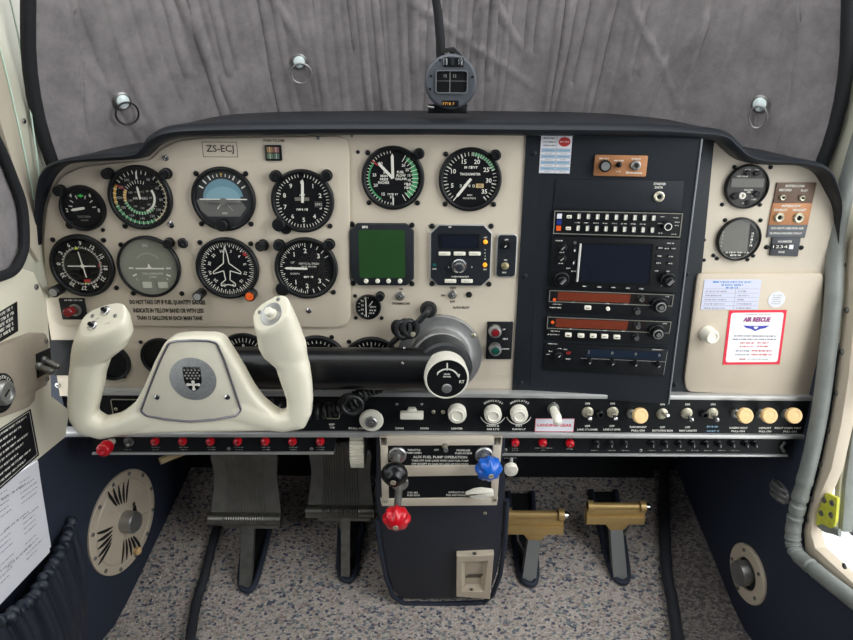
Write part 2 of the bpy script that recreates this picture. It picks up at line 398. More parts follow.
# left wall: navy kick lining below, cream side wall above, window pillar
kick = px(WLK, [(-260, 452), (38, 452), (70, 436)])
kp = [(-0.75, -0.92), (0.66, -0.92), (0.66, -0.1), (kick[2][0], -0.1), kick[2], kick[1], (-0.75, kick[1][1])]
mb = MB(); mb.prism(kp, -0.02, 0, NAVYW); struct(mb.build('wall_left', M=WLK.mat()))
mb = MB()
up = px(WL, [(-300, 520), (-120, 480), (0, 470), (38, 460), (66, 437), (70, 410), (52, 396), (50, 340), (47, 300), (34, 272), (22, 268), (0, 275), (-60, 285), (-300, 300)])
mb.prism(up, -0.012, 0.0, CREAM, ch=0.002); struct(mb.build('wall_left_upper', M=WL.mat()))
mb = MB()
pl = px(WL, [(-300, 300), (-60, 285), (0, 277), (16, 270), (25, 240), (24, 205), (12, 172), (0, 142), (-60, 20), (-120, -120), (-40, -120), (44, -90), (44, 20), (47, 150), (51, 200), (52, 300), (36, 278)])
mb.prism(pl, -0.03, -0.001, PILLAR, ch=0.003); struct(mb.build('trim_1', M=WL.mat()))
mb = MB()   # raised pillar cover strip with pale edges
mb.prism(px(WL, [(0, 46), (12, 96), (26, 160), (36, 215), (40, 262), (26, 240), (24, 205), (12, 160), (0, 120), (-30, 40), (-60, -60), (-26, -60)], 0.005), 0, 0.005, mat('pillar_cover_beige', (188, 178, 160), 0.5, var=0.06, vscale=15), ch=0.001)
for pts in ([(10, 0), (18, 35), (29, 100), (36, 150), (41, 190)], [(0, 47), (11, 92), (24, 150), (34, 200)]):
    q = [Vector((*WL.loc(u, v, 0.006)[:2], 0.006)) for u, v in pts]; mb.tube(q, 0.0011, PGREEN, 6)
struct(mb.build('trim_2', M=WL.mat()))
sc_ = MB(); x, y = WL.loc(26, 121, 0.003)[:2]; sc_.screw(x, y, 0.0035, 0.0, CHROME); struct(sc_.build('trim_3', M=WL.mat()))
# left side window opening: plush cover with black binding
T = Thing('window_cover', 'grey plush cover with black binding in the left side window', 'window cover', WL, 5, 220)
mb = MB(); ws = px(WL, [(-300, 300), (-60, 287), (0, 277), (16, 270), (25, 240), (24, 205), (12, 172), (0, 142), (-60, 20), (-120, -120), (-300, -120)], -0.004)
mb.prism([(a-T.o.x, b-T.o.y) for a, b in ws], -0.022, -0.006, FABRIC); mb.build('fabric', T)
mb = MB(); q = resample([T.p3(u, v, 0.001) for u, v in [(-60, 288), (-20, 281), (2, 276), (15, 269), (23, 252), (24.5, 235), (22, 205), (12, 176), (0, 148), (-25, 98), (-60, 25)]], 5)
mb.tube(q, 0.006, BINDING, 10); mb.build('binding', T)

# right wall: navy lining below the door opening, seal along its edge
sealpx = [(900, 40), (872, 105), (853, 165), (840, 215), (835, 255), (833, 300), (828, 350), (820, 410), (810, 460), (798, 505), (793, 532), (796, 552), (815, 570), (853, 600), (905, 640), (1000, 715)]
sealc = resample([WR.loc(u, v, 0.004) for u, v in sealpx], 8)
low = [tuple(p[:2]) for p in sealc if p.y < WR.loc(829, 345)[1]]
wp = [(low[0][0], low[0][1])]+low+[(low[-1][0]+0.02, -0.92), (-0.66, -0.92), (-0.66, low[0][1])]
mb = MB(); mb.prism(wp, -0.03, 0, NAVYW); struct(mb.build('wall_right', M=WR.mat()))
hi = [tuple(p[:2]) for p in sealc if p.y >= WR.loc(829, 347)[1]]
mb = MB(); mb.prism([(-0.66, hi[-1][1]), (-0.66, 0.0), (-0.05, 0.02)]+[(-0.04, 0.25), (hi[0][0], 0.25)]+hi, -0.03, 0, PILLAR); struct(mb.build('wall_right_upper', M=WR.mat()))
T = Thing('door_seal', 'grey wrinkled leather seal around the open door frame on the right', 'door seal', WR, 833, 300)
mb = MB(); cp = [Vector(p)-T.o for p in sealc]; rs = []
for i, p in enumerate(cp):
    t = i/len(cp); wr = 0.0007*math.sin(i*2.1)+0.0005*math.sin(i*3.7) if 0.55 < t < 0.8 else 0
    rs.append(0.0108+wr)
mb.tube(resample(cp, 3), [r for r in rs for _ in range(3)][:len(resample(cp, 3))-1]+[rs[-1]], SEAL, 14); mb.build('padding', T)
# beige riveted frame strip outboard of the seal
T = Thing('door_frame_strip', 'cream painted metal strip with screws beside the grey door seal', 'door frame', WR, 830, 420)
mb = MB()
strip = [(880, 200), (852, 232), (845, 250), (842, 300), (838, 350), (831, 410), (821, 460), (809, 505), (803, 530), (805, 552), (822, 568), (853, 594), (905, 630), (905, 622), (853, 583), (830, 562), (815, 548), (811, 534), (813, 512), (831, 470), (841, 425), (849, 375), (853, 330), (860, 260), (900, 220)]
mb.prism([T.p(u, v, -0.012) for u, v in strip], -0.03, -0.012, BEIGE2, ch=0.0015); mb.build('strip', T)
for u, v in [(844, 265), (847, 310), (842, 352), (836, 393), (828, 430), (820, 464), (812, 499), (808, 520), (845, 566)]:
    mb = MB(); x, y = T.p(u, v, -0.012); mb.screw(x, y, 0.0042, -0.012, STEEL); mb.build('screw', T)
# things outside the door
OUT = Frame((0.60, 0, 0), (0, -1, 0), (0, 0, 1))
mb = MB(); mb.prism(px(OUT, [(905, 120), (870, 230), (856, 330), (851, 400), (845, 440), (836, 480), (833, 527), (842, 532), (846, 480), (853, 430), (905, 380)]), -0.015, 0, SEAL, ch=0.002)
mb.prism(px(OUT, [(848, 380), (851, 400), (845, 440), (838, 480), (834, 530), (838, 532), (843, 480), (850, 430), (856, 395)]), 0, 0.004, PILLAR, ch=0.001); struct(mb.build('trim_4', M=OUT.mat()))
T = Thing('hinge_bracket', 'yellow-green primed bracket with bolt holes in the open doorway', 'bracket', WR, 829, 510, -0.02)
mb = MB(); mb.prism(roundpoly([T.p(*q) for q in [(821, 494), (828, 493), (838, 498), (836, 522), (832, 529), (822, 524), (816, 526), (816, 511), (821, 506)]], 0.003), -0.003, 0.001, GREENPR, ch=0.0008); mb.build('plate', T)
for u, v in [(825, 500), (822, 513), (833, 503), (832, 515)]:
    mb = MB(); x, y = T.p(u, v); mb.lathe([(0.0045, 0.001), (0.0045, 0.0025), (0.0022, 0.0028), (0.0022, 0.001)], STEEL, (x, y, 0), seg=14); mb.build('bolt', T)
T = Thing('canvas_strap', 'crumpled grey strap end below the yellow-green bracket', 'strap', WR, 830, 528, -0.022)
mb = MB(); mb.tube(resample([T.p3(*q) for q in [(818, 523), (824, 528), (832, 530), (840, 533)]], 4), 0.006, SEAL, 8, flatten=0.5); mb.build('strap', T)
T = Thing('open_door', 'navy trimmed open cabin door seen past the door frame', 'door', Frame((0.85, 0, 0), (0, -1, 0), (0, 0, 1)), 850, 500)
mb = MB(); mb.prism([T.p(*q) for q in [(850, 440), (846, 470), (844, 528), (850, 536), (980, 545), (980, 300), (870, 300), (858, 380)]], -0.04, 0, NAVYW, ch=0.006); mb.build('lining', T)
mb = MB(); x, y = T.p(848.5, 492); mb.screw(x, y, 0.007, 0.001, CHROME); mb.build('screw', T)
mb = MB(); mb.box(-40, 40, -40, 40, -1.9, -1.88, mat('pale_concrete_apron', (214, 214, 210), 0.8, var=0.05, vscale=1)); struct(mb.build('ground'))

# ================================================================== WINDSCREEN COVER
lip_in = [(42, 262), (42, 235), (44, 210), (50, 190), (59, 173), (74, 163), (108, 160), (144, 157.5), (153, 153), (162, 145), (180, 138), (220, 135.5), (300, 134.5), (430, 134), (530, 135), (640, 136), (690, 138), (712, 141), (722, 149), (734, 158.5), (752, 163), (790, 164.5), (812, 172), (824, 190), (832, 207), (834, 228), (834, 262)]
lip_out = [(41, 262), (40, 235), (40.5, 208), (45, 184), (54, 165), (72, 157), (106, 152), (140, 149), (149, 143), (156, 134), (174, 125), (216, 122), (300, 121), (430, 121), (530, 121.5), (640, 122.5), (694, 126), (718, 129.5), (730, 139), (741, 149), (757, 154), (792, 157), (817, 164), (831, 184), (838, 205), (838, 228), (838, 262)]
ci = resample([PF.loc(u, v) for u, v in lip_in], 5); co = resample([PF.loc(u, v) for u, v in lip_out], 5)
def deck_z(x):
    best = -0.1
    for a, b in zip(co[:-1], co[1:]):
        if a.x <= x <= b.x and b.x > a.x: return a.y+(b.y-a.y)*(x-a.x)/(b.x-a.x)
    return -0.16
T = Thing('glareshield', 'black padded vinyl glareshield along the top of the instrument panel', 'glareshield', PF, at=(0, 0, 0))
mb = MB(); V = []; Fs = []
sec = [(0, -0.002), (0, 0.016), (0.06, 0.024), (0.25, 0.030), (0.5, 0.032), (0.75, 0.029), (0.93, 0.022), (1.0, 0.012), (1.0, -0.03)]
m_ = len(sec)+2
for i_, (a, b) in enumerate(zip(ci, co)):
    e_ = min(i_, len(ci)-1-i_)/22; tf = 1 if e_ >= 1 else .25+.75*(e_*e_*(3-2*e_)); b = a.lerp(b, tf)
    for t, z in sec:
        p = a.lerp(b, t); V.append((p.x, p.y, z*tf if z > 0 else z))
    V.append((b.x, b.y+0.004, -0.16)); V.append((b.x, b.y+0.006, -0.63))
for i in range(len(ci)-1):
    for j in range(m_-1): Fs.append((i*m_+j, i*m_+j+1, (i+1)*m_+j+1, (i+1)*m_+j)[::-1])
mb.add(V, Fs, VINYL); mb.build('hood', T, sharp=60)
for u, v in [(254, 111.5)]:
    pass
def fabric_pt(s, t):
    """s across -1..1, t up 0..1"""
    z = None
    w0 = 0.512; x0 = 0.012+s*w0
    zb = deck_z(min(max(x0, -0.49), 0.51))-0.012 if abs(s) < 0.93 else -0.15
    z = zb+(0.42-zb)*t
    q = max(z, -0.1)+0.1; x = 0.012+s*(w0-0.13*q+(1.3*q*(0.2-q) if q < 0.2 else 0)*min(1, abs(s)**2))
    yb = 0.30-0.27*abs(s)**2.6
    y = yb-0.42*(z+0.03)*(1-0.6*abs(s)**2)
    return Vector((x, y, z))
creases = []
rc = random.Random(3)
for i in range(44):
    s0 = -0.98+i*0.0455+rc.uniform(-0.014, 0.014)
    creases.append((s0, s0*0.86+rc.uniform(-0.03, 0.03), rc.uniform(0.0018, 0.0052)*rc.choice([1, 1, -0.7]), rc.uniform(0.0055, 0.009), rc.uniform(-0.3, 0.25), rc.uniform(0.55, 1.3)))
extra = [(-0.35, 0.55, 0.35, 0.1, 0.0016), (0.05, 0.2, 0.30, 0.62, 0.0022), (0.02, 0.62, 0.3, 0.2, 0.0022), (-0.1, 0.2, 0.18, 0.62, 0.0015), (0.45, 0.6, 0.72, 0.1, 0.0015), (0.6, 0.05, 0.9, 0.6, 0.0015), (-0.8, 0.62, -0.62, 0.05, 0.002), (-0.62, 0.62, -0.4, 0.2, 0.002), (-0.95, 0.3, -0.8, 0.02, 0.0015)]
T = Thing('windscreen_cover', 'large crumpled grey plush sunshade filling the windscreen behind the glareshield', 'sunshade', WORLD, at=(0, 0, 0))
nx, ny = 560, 110; V = []; Fs = []
for j in range(ny+1):
    t = j/ny
    for i in range(nx+1):
        s = -1+2*i/nx; p = fabric_pt(s, t); dsp = 0
        for st, sb, am, wd, ta, tb in creases:
            if ta <= t <= tb:
                dd = s-(sb+(st-sb)*t*1.6)
                if abs(dd) < 0.04: dsp += am*math.exp(-(dd/wd)**2)+am*0.5*math.exp(-((dd-0.013)/(wd*1.6))**2)*-1
        for xa, ta, xb, tb, am in extra:
            dx, dt = xb-xa, tb-ta; L = math.hypot(dx, dt); q = ((s-xa)*dx+(t-ta)*dt)/L/L
            if -0.02 < q < 1.02:
                dd = ((s-xa)*dt-(t-ta)*dx)/L; dsp += 2*am*math.exp(-(dd/0.010)**2)*math.sin(math.pi*min(max(q, 0), 1))**0.5
        dsp += 0.0016*math.sin(s*31+t*9)+0.0012*math.sin(s*17-t*23+1.3)
        p.y -= dsp*1.2; p.z += dsp*0.3; V.append(p)
n = nx+1
for j in range(ny):
    for i in range(nx): Fs.append((j*n+i, j*n+i+1, (j+1)*n+i+1, (j+1)*n+i))
mb = MB(); mb.add(V, Fs, FABRIC); fo = mb.build('fabric', T, sharp=180)
sm = fo.modifiers.new('thickness', 'SOLIDIFY'); sm.thickness = 0.004; sm.offset = 1
for sgn in (-1, 1):
    mb = MB(); mb.tube([fabric_pt(sgn*1.0, t/20)+Vector((0, -0.002, 0)) for t in range(21)], 0.0085, BINDING, 12); mb.build('binding', T)
# right windscreen pillar
mb = MB(); e = [fabric_pt(1.0, t/10) for t in range(11)]
V = [];
for p in e: V += [(p.x+0.006, p.y+0.004, p.z), (p.x+0.05, p.y-0.05, p.z), (p.x+0.065, p.y-0.05, p.z), (p.x+0.02, p.y+0.02, p.z)]
Fs = []
for i in range(10):
    for j in range(4): Fs.append((i*4+j, i*4+(j+1) % 4, (i+1)*4+(j+1) % 4, (i+1)*4+j))
mb.add(V, Fs, PILLAR); mb.tube([Vector((p.x+0.034, p.y-0.034, p.z)) for p in e], 0.0014, PGREEN, 6); struct(mb.build('trim_5'))
# suction cups with rings
def on_fabric(u, v):
    best = None
    for j in range(60):
        for i in range(121):
            s = -1+2*i/120; t = j/60; p = fabric_pt(s, t); d = p-CAM
            zc = d.dot(_f)
            if zc <= 0: continue
            q = (426.5+F*d.dot(RT)/zc-u)**2+(320-F*d.dot(UP)/zc-v)**2
            if best is None or q < best[0]: best = (q, p, s, t)
    _, p, s, t = best
    X = (fabric_pt(s+.01, t)-fabric_pt(s-.01, t)).normalized(); Y = fabric_pt(s, t+.01)-fabric_pt(s, t-.01); Z = X.cross(Y).normalized(); Y = Z.cross(X)
    return p+Z*0.006, X, Y
for (u, v, lab, rx) in [(120, 103, 'clear suction cup with black pull ring, leftmost on the windscreen sunshade', 1), (297, 60, 'clear suction cup with pale pull ring left of the compass on the sunshade', 1), (758, 104, 'clear suction cup with narrow pull ring, rightmost on the windscreen sunshade', .75)]:
    p, X_, Y_ = on_fabric(u, v); fr = Frame(p, X_, Y_)
    T = Thing('suction_cup', lab, 'suction cup', fr, at=(0, 0, 0), group='suction cups on the sunshade'); k = 0.0016
    mb = MB(); mb.lathe([(7.2*k, 0), (7.6*k, 0.002), (6.2*k, 0.003), (5.2*k, 0.0025)], STEEL, (0, 0, 0), seg=28); mb.build('grommet', T)
    mb = MB(); mb.lathe([(5.6*k, 0.002), (5.4*k, 0.004), (3.0*k, 0.006), (0, 0.0065)], mat('backlit_cup_white', (226, 240, 238), 0.15), (0, 0, 0), seg=24); mb.build('cup', T)  # opaque pale cup colour stands in for window light through clear plastic
    mb = MB(); c = Vector((1.2*k, -10*k, 0.006)); mb.tube([c+Vector((10*k*rx*math.sin(a), 9.5*k*math.cos(a), 0.001)) for a in [2*math.pi*i/32 for i in range(32)]], 0.9*k, RUBBER if u < 200 else ALU, 8, closed=True); mb.build('pull_ring', T)

# ================================================================== INSTRUMENT PANEL
T = Thing('instrument_panel', 'beige metal instrument panel carrying the gauges and radio stack', 'instrument panel', PF, at=(0, 0, 0)); PANEL = T
outl = [tuple(p[:2]) for p in ci]
outl = [q for q in outl]+px(PF, [(832, 300), (826, 350), (815, 398), (700, 401), (500, 400), (60, 396), (52, 345), (45, 300)])
mb = MB(); mb.prism(outl, -0.003, 0, BEIGE); mb.build('main_plate', T)
mb = MB(); ov = px(PF, [(47, 318), (43, 240), (46, 208), (53, 188), (62, 176), (80, 167), (110, 163.5), (150, 160), (160, 150), (176, 141), (200, 138), (338, 136), (347, 140), (349, 152), (350.5, 318), (346, 326), (335, 328), (60, 326)], 0.005)
mb.prism(roundpoly(ov, 0.006), 0, 0.005, BEIGE, ch=0.0022)
mb.build('raised_gauge_plate', T)
HO = 0.005
mb = MB()
a = PF.loc(202, 142, HO); b = PF.loc(238, 157, HO); wd = 0.0006
for p, q in (((a.x, a.y), (b.x, a.y)), ((b.x, a.y), (b.x, b.y)), ((b.x, b.y), (a.x, b.y)), ((a.x, b.y), (a.x, a.y))): mb.bar(p, q, wd, HO+0.0003, DKTXT)
mb.text('ZS-ECJ', (a.x+b.x)/2, (a.y+b.y)/2, 0.0115, DKTXT, HO+0.0003, sx=1.0, bold=0.015, fit=0.035); mb.build('registration_placard', T, smooth=False)
mb = MB(); x, y = PF.loc(274, 140.5, HO)[:2]; mb.text('PUSH TO DIM', x, y, 0.0045, DKTXT, HO+0.0003, fit=0.026, bold=.02); mb.build('lettering', T, smooth=False)
mb = MB()
for i, (s, u, v, fw) in enumerate([('DO NOT TAKE OFF IF FUEL QUANTITY GAUGES', 167.5, 302.5, 76), ('INDICATE IN YELLOW BAND OR WITH LESS', 168.5, 310.5, 71), ('THAN 13 GALLONS IN EACH MAIN TANK', 170, 318, 67)]):
    x, y = PF.loc(u, v, HO)[:2]; mb.text(s, x, y, 0.0082, DKTXT, HO+0.0003, bold=0.045, fit=fw*0.00136)
mb.build('fuel_warning_placard', T, label='three lines of dark printed warning on beige paint', smooth=False)
for s, u, v, fw in [('ON', 401, 289, 3.5), ('STORMSCOPE', 401, 303.5, 18), ('TEST', 453, 288, 7), ('ON', 443, 295.3, 4), ('OFF', 452.5, 301.5, 5), ('AUTO PILOT', 461, 307.5, 17)]:
    x, y = PF.loc(u, v)[:2]; mb = MB(); mb.text(s, x, y, 0.0045, DKTXT, 0.0004, bold=0.03, fit=fw*0.00136); mb.build('lettering', T, smooth=False)
for u, v, m, h in [(166, 158, CHROME, HO), (318, 138, STEEL, HO), (171, 224, CHROME, HO), (309, 310.5, CHROME, HO), (352, 135.5, STEEL, 0), (358, 152, BEZEL, 0), (706, 192, BEZEL, 0), (704, 240, BEZEL, 0), (704, 260, BEZEL, 0), (469, 294.5, VOID, 0), (124, 393, CHROME, 0), (58, 385, CHROME, 0)]:
    mb = MB(); x, y = PF.loc(u, v, h)[:2]; mb.screw(x, y, 0.0038 if m is CHROME else (0.0042 if m is VOID else 0.0024), h, m); mb.build('screw', T)

# ---- gauges
def gauge(name, label, u, v, rpx, h=0.0, group=None, face=DIAL, depth=0.006, screws=None, cat='gauge', seg=64, thick=0.13, glass=True):
    T = Thing(name, label, cat, PF, u, v, h, group=group); r = rpx*T.k; T.r = r*(1-thick); T.z = depth*0.35; T.R = r
    mb = MB(); ri = T.r
    mb.lathe([(r, 0), (r, depth*0.6), (r*0.97, depth*0.95), (r*0.93, depth), (ri+r*0.015, depth*0.9), (ri, depth*0.7), (ri, T.z-0.0006)], BEZEL, seg=seg); mb.v = mb.v; mb.f = mb.f[:-2]
    mb.build('bezel', T, sharp=50)
    mb = MB(); mb.flat(circ(0, 0, ri+0.0003, 64), T.z-0.0003, face); mb.m = [mb.mi(face)]; mb.build('dial_face', T, smooth=False)
    if glass:
        mb = MB(); mb.flat(circ(0, 0, ri+0.0002, 48), depth*0.72, GLASS); mb.build('glass', T, smooth=False)
    k = rpx/32
    for q in (screws if screws is not None else [(-25*k, -25*k), (24*k, -25*k), (-25*k, 25*k), (25*k, 25*k)]):
        mb = MB(); x, y = q[0]*T.k, -q[1]*T.k; mb.screw(x, y, 0.0034*min(1, max(.8, k)), 0, BEZEL); mb.build('screw', T)
    return T
def marks(): return MB()
def needle(T, ang, L, tail, wd, m=WHITE, z=None, name='needle', tip=0.0):
    z = z or T.z+0.0012; a = R(ang); d = Vector((math.sin(a), math.cos(a))); n = Vector((-d.y, d.x)); P = [d*-tail+n*wd*.4, d*-tail-n*wd*.4, d*L*0.0-n*wd/2, d*(L-wd)-n*(wd/2-tip*wd/2), d*L, d*(L-wd)+n*(wd/2-tip*wd/2), n*wd/2]
    mb = MB(); mb.prism([tuple(p) for p in P], z, z+0.0004, m); return mb.build(name, T, smooth=False)
def numring(mb, T, items, rad, size, m=WHITE, rot=False, z=None, bold=0.02):
    for s, a in items: mb.text(s, rad*math.sin(R(a)), rad*math.cos(R(a)), size, m, z or T.z+0.0003, rot=-a if rot else 0, bold=bold)
def post(T, u, v, rpx=4.2, tilt=(0, 0, 1), h=0.011):
    """small black post light standing off the panel next to a gauge"""
    x, y = T.p(u, v, h*0.6); k = T.k*rpx; mb = MB()
    mb.lathe([(k*1.15, 0), (k*1.15, 0.002), (k*0.8, 0.003), (k*0.8, h*0.6), (k, h*0.65), (k, h*0.95), (k*0.55, h), (k*0.5, h*0.93), (0, h*0.9)], BEZEL, (x, y, 0), ax=tilt, seg=20); mb.build('post_light', T)
def knob(T, u, v, rpx, h, m=BEZEL, cap=None, base=0.0, name='knob', mark=None):
    x, y = T.p(u, v, h); k = T.k*rpx; mb = MB(); mb.lathe([(k, base), (k, h-k*.2), (k*.85, h), (0, h+k*.03)], m, (x, y, 0), seg=24)
    if cap: mb.flat(circ(x, y, k*0.72, 20), h+k*.06, cap)
    if mark: mb.bar((x, y), (x+k*.6*mark[0], y+k*.6*mark[1]), k*.18, h+k*.08, WHITE)
    mb.build(name, T); return x, y

# 1 suction / small gauge
T = gauge('suction_gauge', 'small round black gauge reading 2 to 8 with green mark, top left corner of panel', 83.5, 208, 23, HO, screws=[(16, 22)]); r = T.r; z = T.z+0.0003
mb = marks(); numring(mb, T, [('2', -97), ('4', -38), ('6', 36), ('8', 97)], r*0.8, r*0.26)
for a in (-80, -55, -22, 22, 55, 84): mb.ticks(r*0.5, r*0.68, a, a, 0, r*0.045, z, WHITE)
mb.flat([(-r*.1, r*.62), (0, r*.52), (r*.1, r*.62), (0, r*.72)], z, BGREEN); mb.box(-r*.14, r*.14, r*.58, r*.66, z, z+.0002, BGREEN)
mb.text('SUCTION', 0, -r*.42, r*.15, GREYP, z); mb.text('IN HG', 0, -r*.6, r*.13, GREYP, z); mb.build('markings', T, smooth=False)
needle(T, -99, r*.6, r*.12, r*.13); post(T, 59, 191, 5); post(T, 70, 225, 3.8, h=0.005)
# 2 airspeed
T = gauge('airspeed_indicator', 'round airspeed dial with green, yellow and white arcs, top row second from left', 141, 197.5, 32, HO, screws=[(-20, 29), (27, 28)]); r = T.r; z = T.z+0.0003
mb = marks(); mb.arc(0, 0, r*.86, r*.95, -105, -62, z, YELLOW); mb.arc(0, 0, r*.86, r*.95, -208, -105, z, GREEN); mb.arc(0, 0, r*.90, r*.95, -208, -310, z, mat('cream_arc', (196, 186, 150), 0.6))
mb.arc(0, 0, r*.5, r*.6, -105, -60, z, YELLOW); mb.arc(0, 0, r*.5, r*.6, -232, -105, z, GREEN); mb.arc(0, 0, r*.47, r*.55, 58, 160, z, WHITE)
mb.ticks(r*.58, r*.97, -60, -60, 0, r*.04, z+.0001, REDM); mb.ticks(r*.84, r*.97, -320, 20, 34, r*.025, z+.0001, WHITE); mb.ticks(r*.5, r*.62, -240, 20, 26, r*.02, z+.0001, WHITE)
numring(mb, T, [(str(n), a) for n, a in ((40, 30), (60, 62), (80, 95), (100, 125), (120, 152), (140, 182), (160, 212), (180, 242), (200, 270), (220, 300), (240, 328))], r*.74, r*.13, GREYP)
numring(mb, T, [(str(n), a) for n, a in ((60, 50), (80, 90), (100, 130), (120, 175), (140, 215), (160, 255), (180, 300))], r*.37, r*.1, GREYP)
mb.text('KNOTS', 0, r*.2, r*.1, GREYP, z); mb.text('AIR SPEED', 0, -r*.02, r*.12, WHITE, z); mb.build('markings', T, smooth=False)
needle(T, -7, r*.42, r*.05, r*.07); mb = MB(); mb.prism([(-r*.05, r*.66), (r*.02, r*.66), (-r*.0, r*.92), (-r*.03, r*.92)], z+.001, z+.0014, WHITE); mb.build('index_mark', T); post(T, 107, 174, 5); post(T, 165, 174, 5)
# 3 attitude
T = gauge('attitude_indicator', 'round attitude indicator with pale blue sky half, left of the altimeter', 224, 199, 32, HO, face=mat('attitude_ring', (40, 42, 44), 0.5)); r = T.r; z = T.z+0.0003
mb = MB(); mb.flat([(x, y) for x, y in circ(0, 0, r*.72, 48) if y > r*0.02]+[(-r*.72, r*.02)], z, SKYB); mb.flat([(r*.62*math.cos(R(a)), r*.45*math.sin(R(a))) for a in range(0, 181, 10)], z+.0001, mat('sky_light', (128, 166, 178), .5)); mb.build('sky_half', T, smooth=False)
mb = MB(); mb.flat([(-r*.98, -r*.02), (r*.6, -r*.02), (r*.8, -r*.3), (r*.55, -r*.62), (-r*.62, -r*.62), (-r*.86, -r*.4)], z, GRND); mb.build('ground_half', T, smooth=False)
mb = marks(); mb.box(-r*.85, r*.85, -r*.02, r*.02, z+.0002, z+.0004, WHITE)
for a in (-60, -45, -30, 30, 45, 60): mb.ticks(r*.78, r*.95, a, a, 0, r*.05, z+.0002, WHITE)
mb.ticks(r*.8, r*.9, -20, 20, 4, r*.03, z+.0002, WHITE); mb.flat([(-r*.05, r*.92), (r*.05, r*.92), (0, r*.8)], z+.0003, YELLOW)
mb.bar((0, -r*.02), (-r*.25, -r*.35), r*.03, z+.0002, WHITE); mb.bar((0, -r*.02), (r*.3, -r*.4), r*.03, z+.0002, GREYP); mb.text('2000', 0, -r*.5, r*.1, WHITE, z+.0003); mb.build('markings', T, smooth=False)
mb = MB(); mb.box(-r*.6, -r*.12, -r*.12, -r*.05, z+.001, z+.002, STEEL); mb.box(r*.12, r*.6, -r*.12, -r*.05, z+.001, z+.002, STEEL); mb.lathe([(r*.14, z+.001), (r*.14, z+.002), (r*.07, z+.0022)], STEEL, (0, -r*.08, 0), seg=16); mb.build('aircraft_symbol', T)
knob(T, 221, 226, 6, 0.014)
# 4 altimeter
T = gauge('altimeter', 'round black altimeter numbered 0 to 9 with needle straight up', 303, 201, 31.5, HO, screws=[(26, 25)]); r = T.r; z = T.z+0.0003
mb = marks(); mb.ticks(r*.86, r*.97, 0, 360, 50, r*.025, z, WHITE); mb.ticks(r*.82, r*.97, 0, 360, 10, r*.045, z, WHITE)
numring(mb, T, [(str(i), 36*i) for i in range(10)], r*.68, r*.22)
mb.text('ALT', 0, r*.22, r*.13, WHITE, z); mb.box(-r*.28, r*.24, r*.02, r*.14, z, z+.0003, mat('counter_drum', (120, 116, 104), .5)); mb.words(-r*.24, r*.24, -r*.3, r*.09, WHITE, z)
mb.box(r*.42, r*.72, -r*.22, 0, z, z+.0002, mat('baro_window', (50, 50, 50), .4)); mb.text('2992', r*.57, -r*.11, r*.13, WHITE, z+.0003); mb.build('markings', T, smooth=False)
needle(T, 3, r*.8, r*.05, r*.1, WHITE); post(T, 275, 176.5, 5.2); post(T, 326, 176, 5.2); knob(T, 278, 225.5, 6.5, 0.016); mb = MB(); x, y = T.p(286, 229, .002); mb.cyl((x, y, 0), 0.007, 0, 0.003, BEZEL); mb.build('clamp', T)
# 5 course indicator
T = gauge('course_indicator', 'round black course deviation indicator with white crossed needles, bottom left row', 83, 265.5, 32, HO, screws=[(-25, -26), (25, -26), (30, 23)]); r = T.r; z = T.z+0.0003
mb = marks(); mb.lathe([(r*.62, z), (r*.62, z+.0008), (r*.6, z+.0008), (r*.6, z)], BEZEL, seg=48); rot0 = -14
numring(mb, T, [(s, -85+i*30) for i, s in enumerate(['0', '3', '6', '9', '12', '15', '18', '21', '24', '27', '30', '33'])], r*.83, r*.2, rot=True)
mb.ticks(r*.64, r*.72, 0, 360, 36, r*.03, z, WHITE); mb.ticks(r*.64, r*.7, 5, 365, 36, r*.02, z, WHITE)
mb.flat([(-r*.16, r*.58), (0, r*.6), (-r*.1, r*.72)], z+.0005, LIME); mb.box(-r*.02, r*.22, -r*.62, -r*.5, z, z+.0003, REDM); mb.flat([(0, -r*.66), (r*.1, -r*.66), (r*.05, -r*.58)], z+.0006, LIME); mb.box(r*.58, r*.64, -r*.05, r*.12, z, z+.0003, REDM)
mb.words(r*.28, r*.55, -r*.24, r*.06, GREYP, z); mb.build('markings', T, smooth=False)
mb = MB(); mb.bar((-r*.04, r*.52), (r*.1, -r*.42), r*.045, z+.001, WHITE); mb.build('course_needle', T, smooth=False)
mb = MB(); mb.bar((-r*.5, 0), (r*.5, 0), r*.04, z+.0012, WHITE); mb.lathe([(r*.07, z+.001), (r*.07, z+.0014), (r*.04, z+.0014), (r*.04, z+.001)], WHITE, (r*.03, 0, 0)); mb.build('glide_needle', T, smooth=False)
x, y = knob(T, 53, 292.5, 5.6, 0.018, cap=GREYP, name='course_knob')
# 6 turn coordinator
T = gauge('turn_coordinator', 'round grey-green faced turn coordinator with white aeroplane symbol', 149.5, 266.5, 31.5, HO, face=TCF, screws=[(-25, -22), (-20, 28), (29, 28)], thick=.09); r = T.r; z = T.z+0.0003
mb = marks(); mb.arc(0, 0, r*.46, r*.5, -50, 50, z, mat('pale_arc', (160, 160, 148), .6)); mb.box(-r*.7, -r*.54, -r*.07, -r*.02, z, z+.0002, WHITE); mb.box(r*.6, r*.76, -r*.07, -r*.02, z, z+.0002, WHITE)
mb.bar((-r*.6, -r*.33), (-r*.46, -r*.26), r*.05, z, WHITE); mb.bar((r*.58, -r*.27), (r*.72, -r*.33), r*.05, z, WHITE); mb.text('L', -r*.46, -r*.44, r*.12, WHITE, z); mb.text('R', r*.6, -r*.44, r*.12, WHITE, z)
mb.text('TURN COORDINATOR', r*.1, -r*.24, r*.1, WHITE, z, fit=r*.72); mb.text('2 MIN.', r*.1, -r*.36, r*.1, WHITE, z); mb.text('DC', -.02*r, r*.76, r*.14, WHITE, z); mb.build('markings', T, smooth=False)
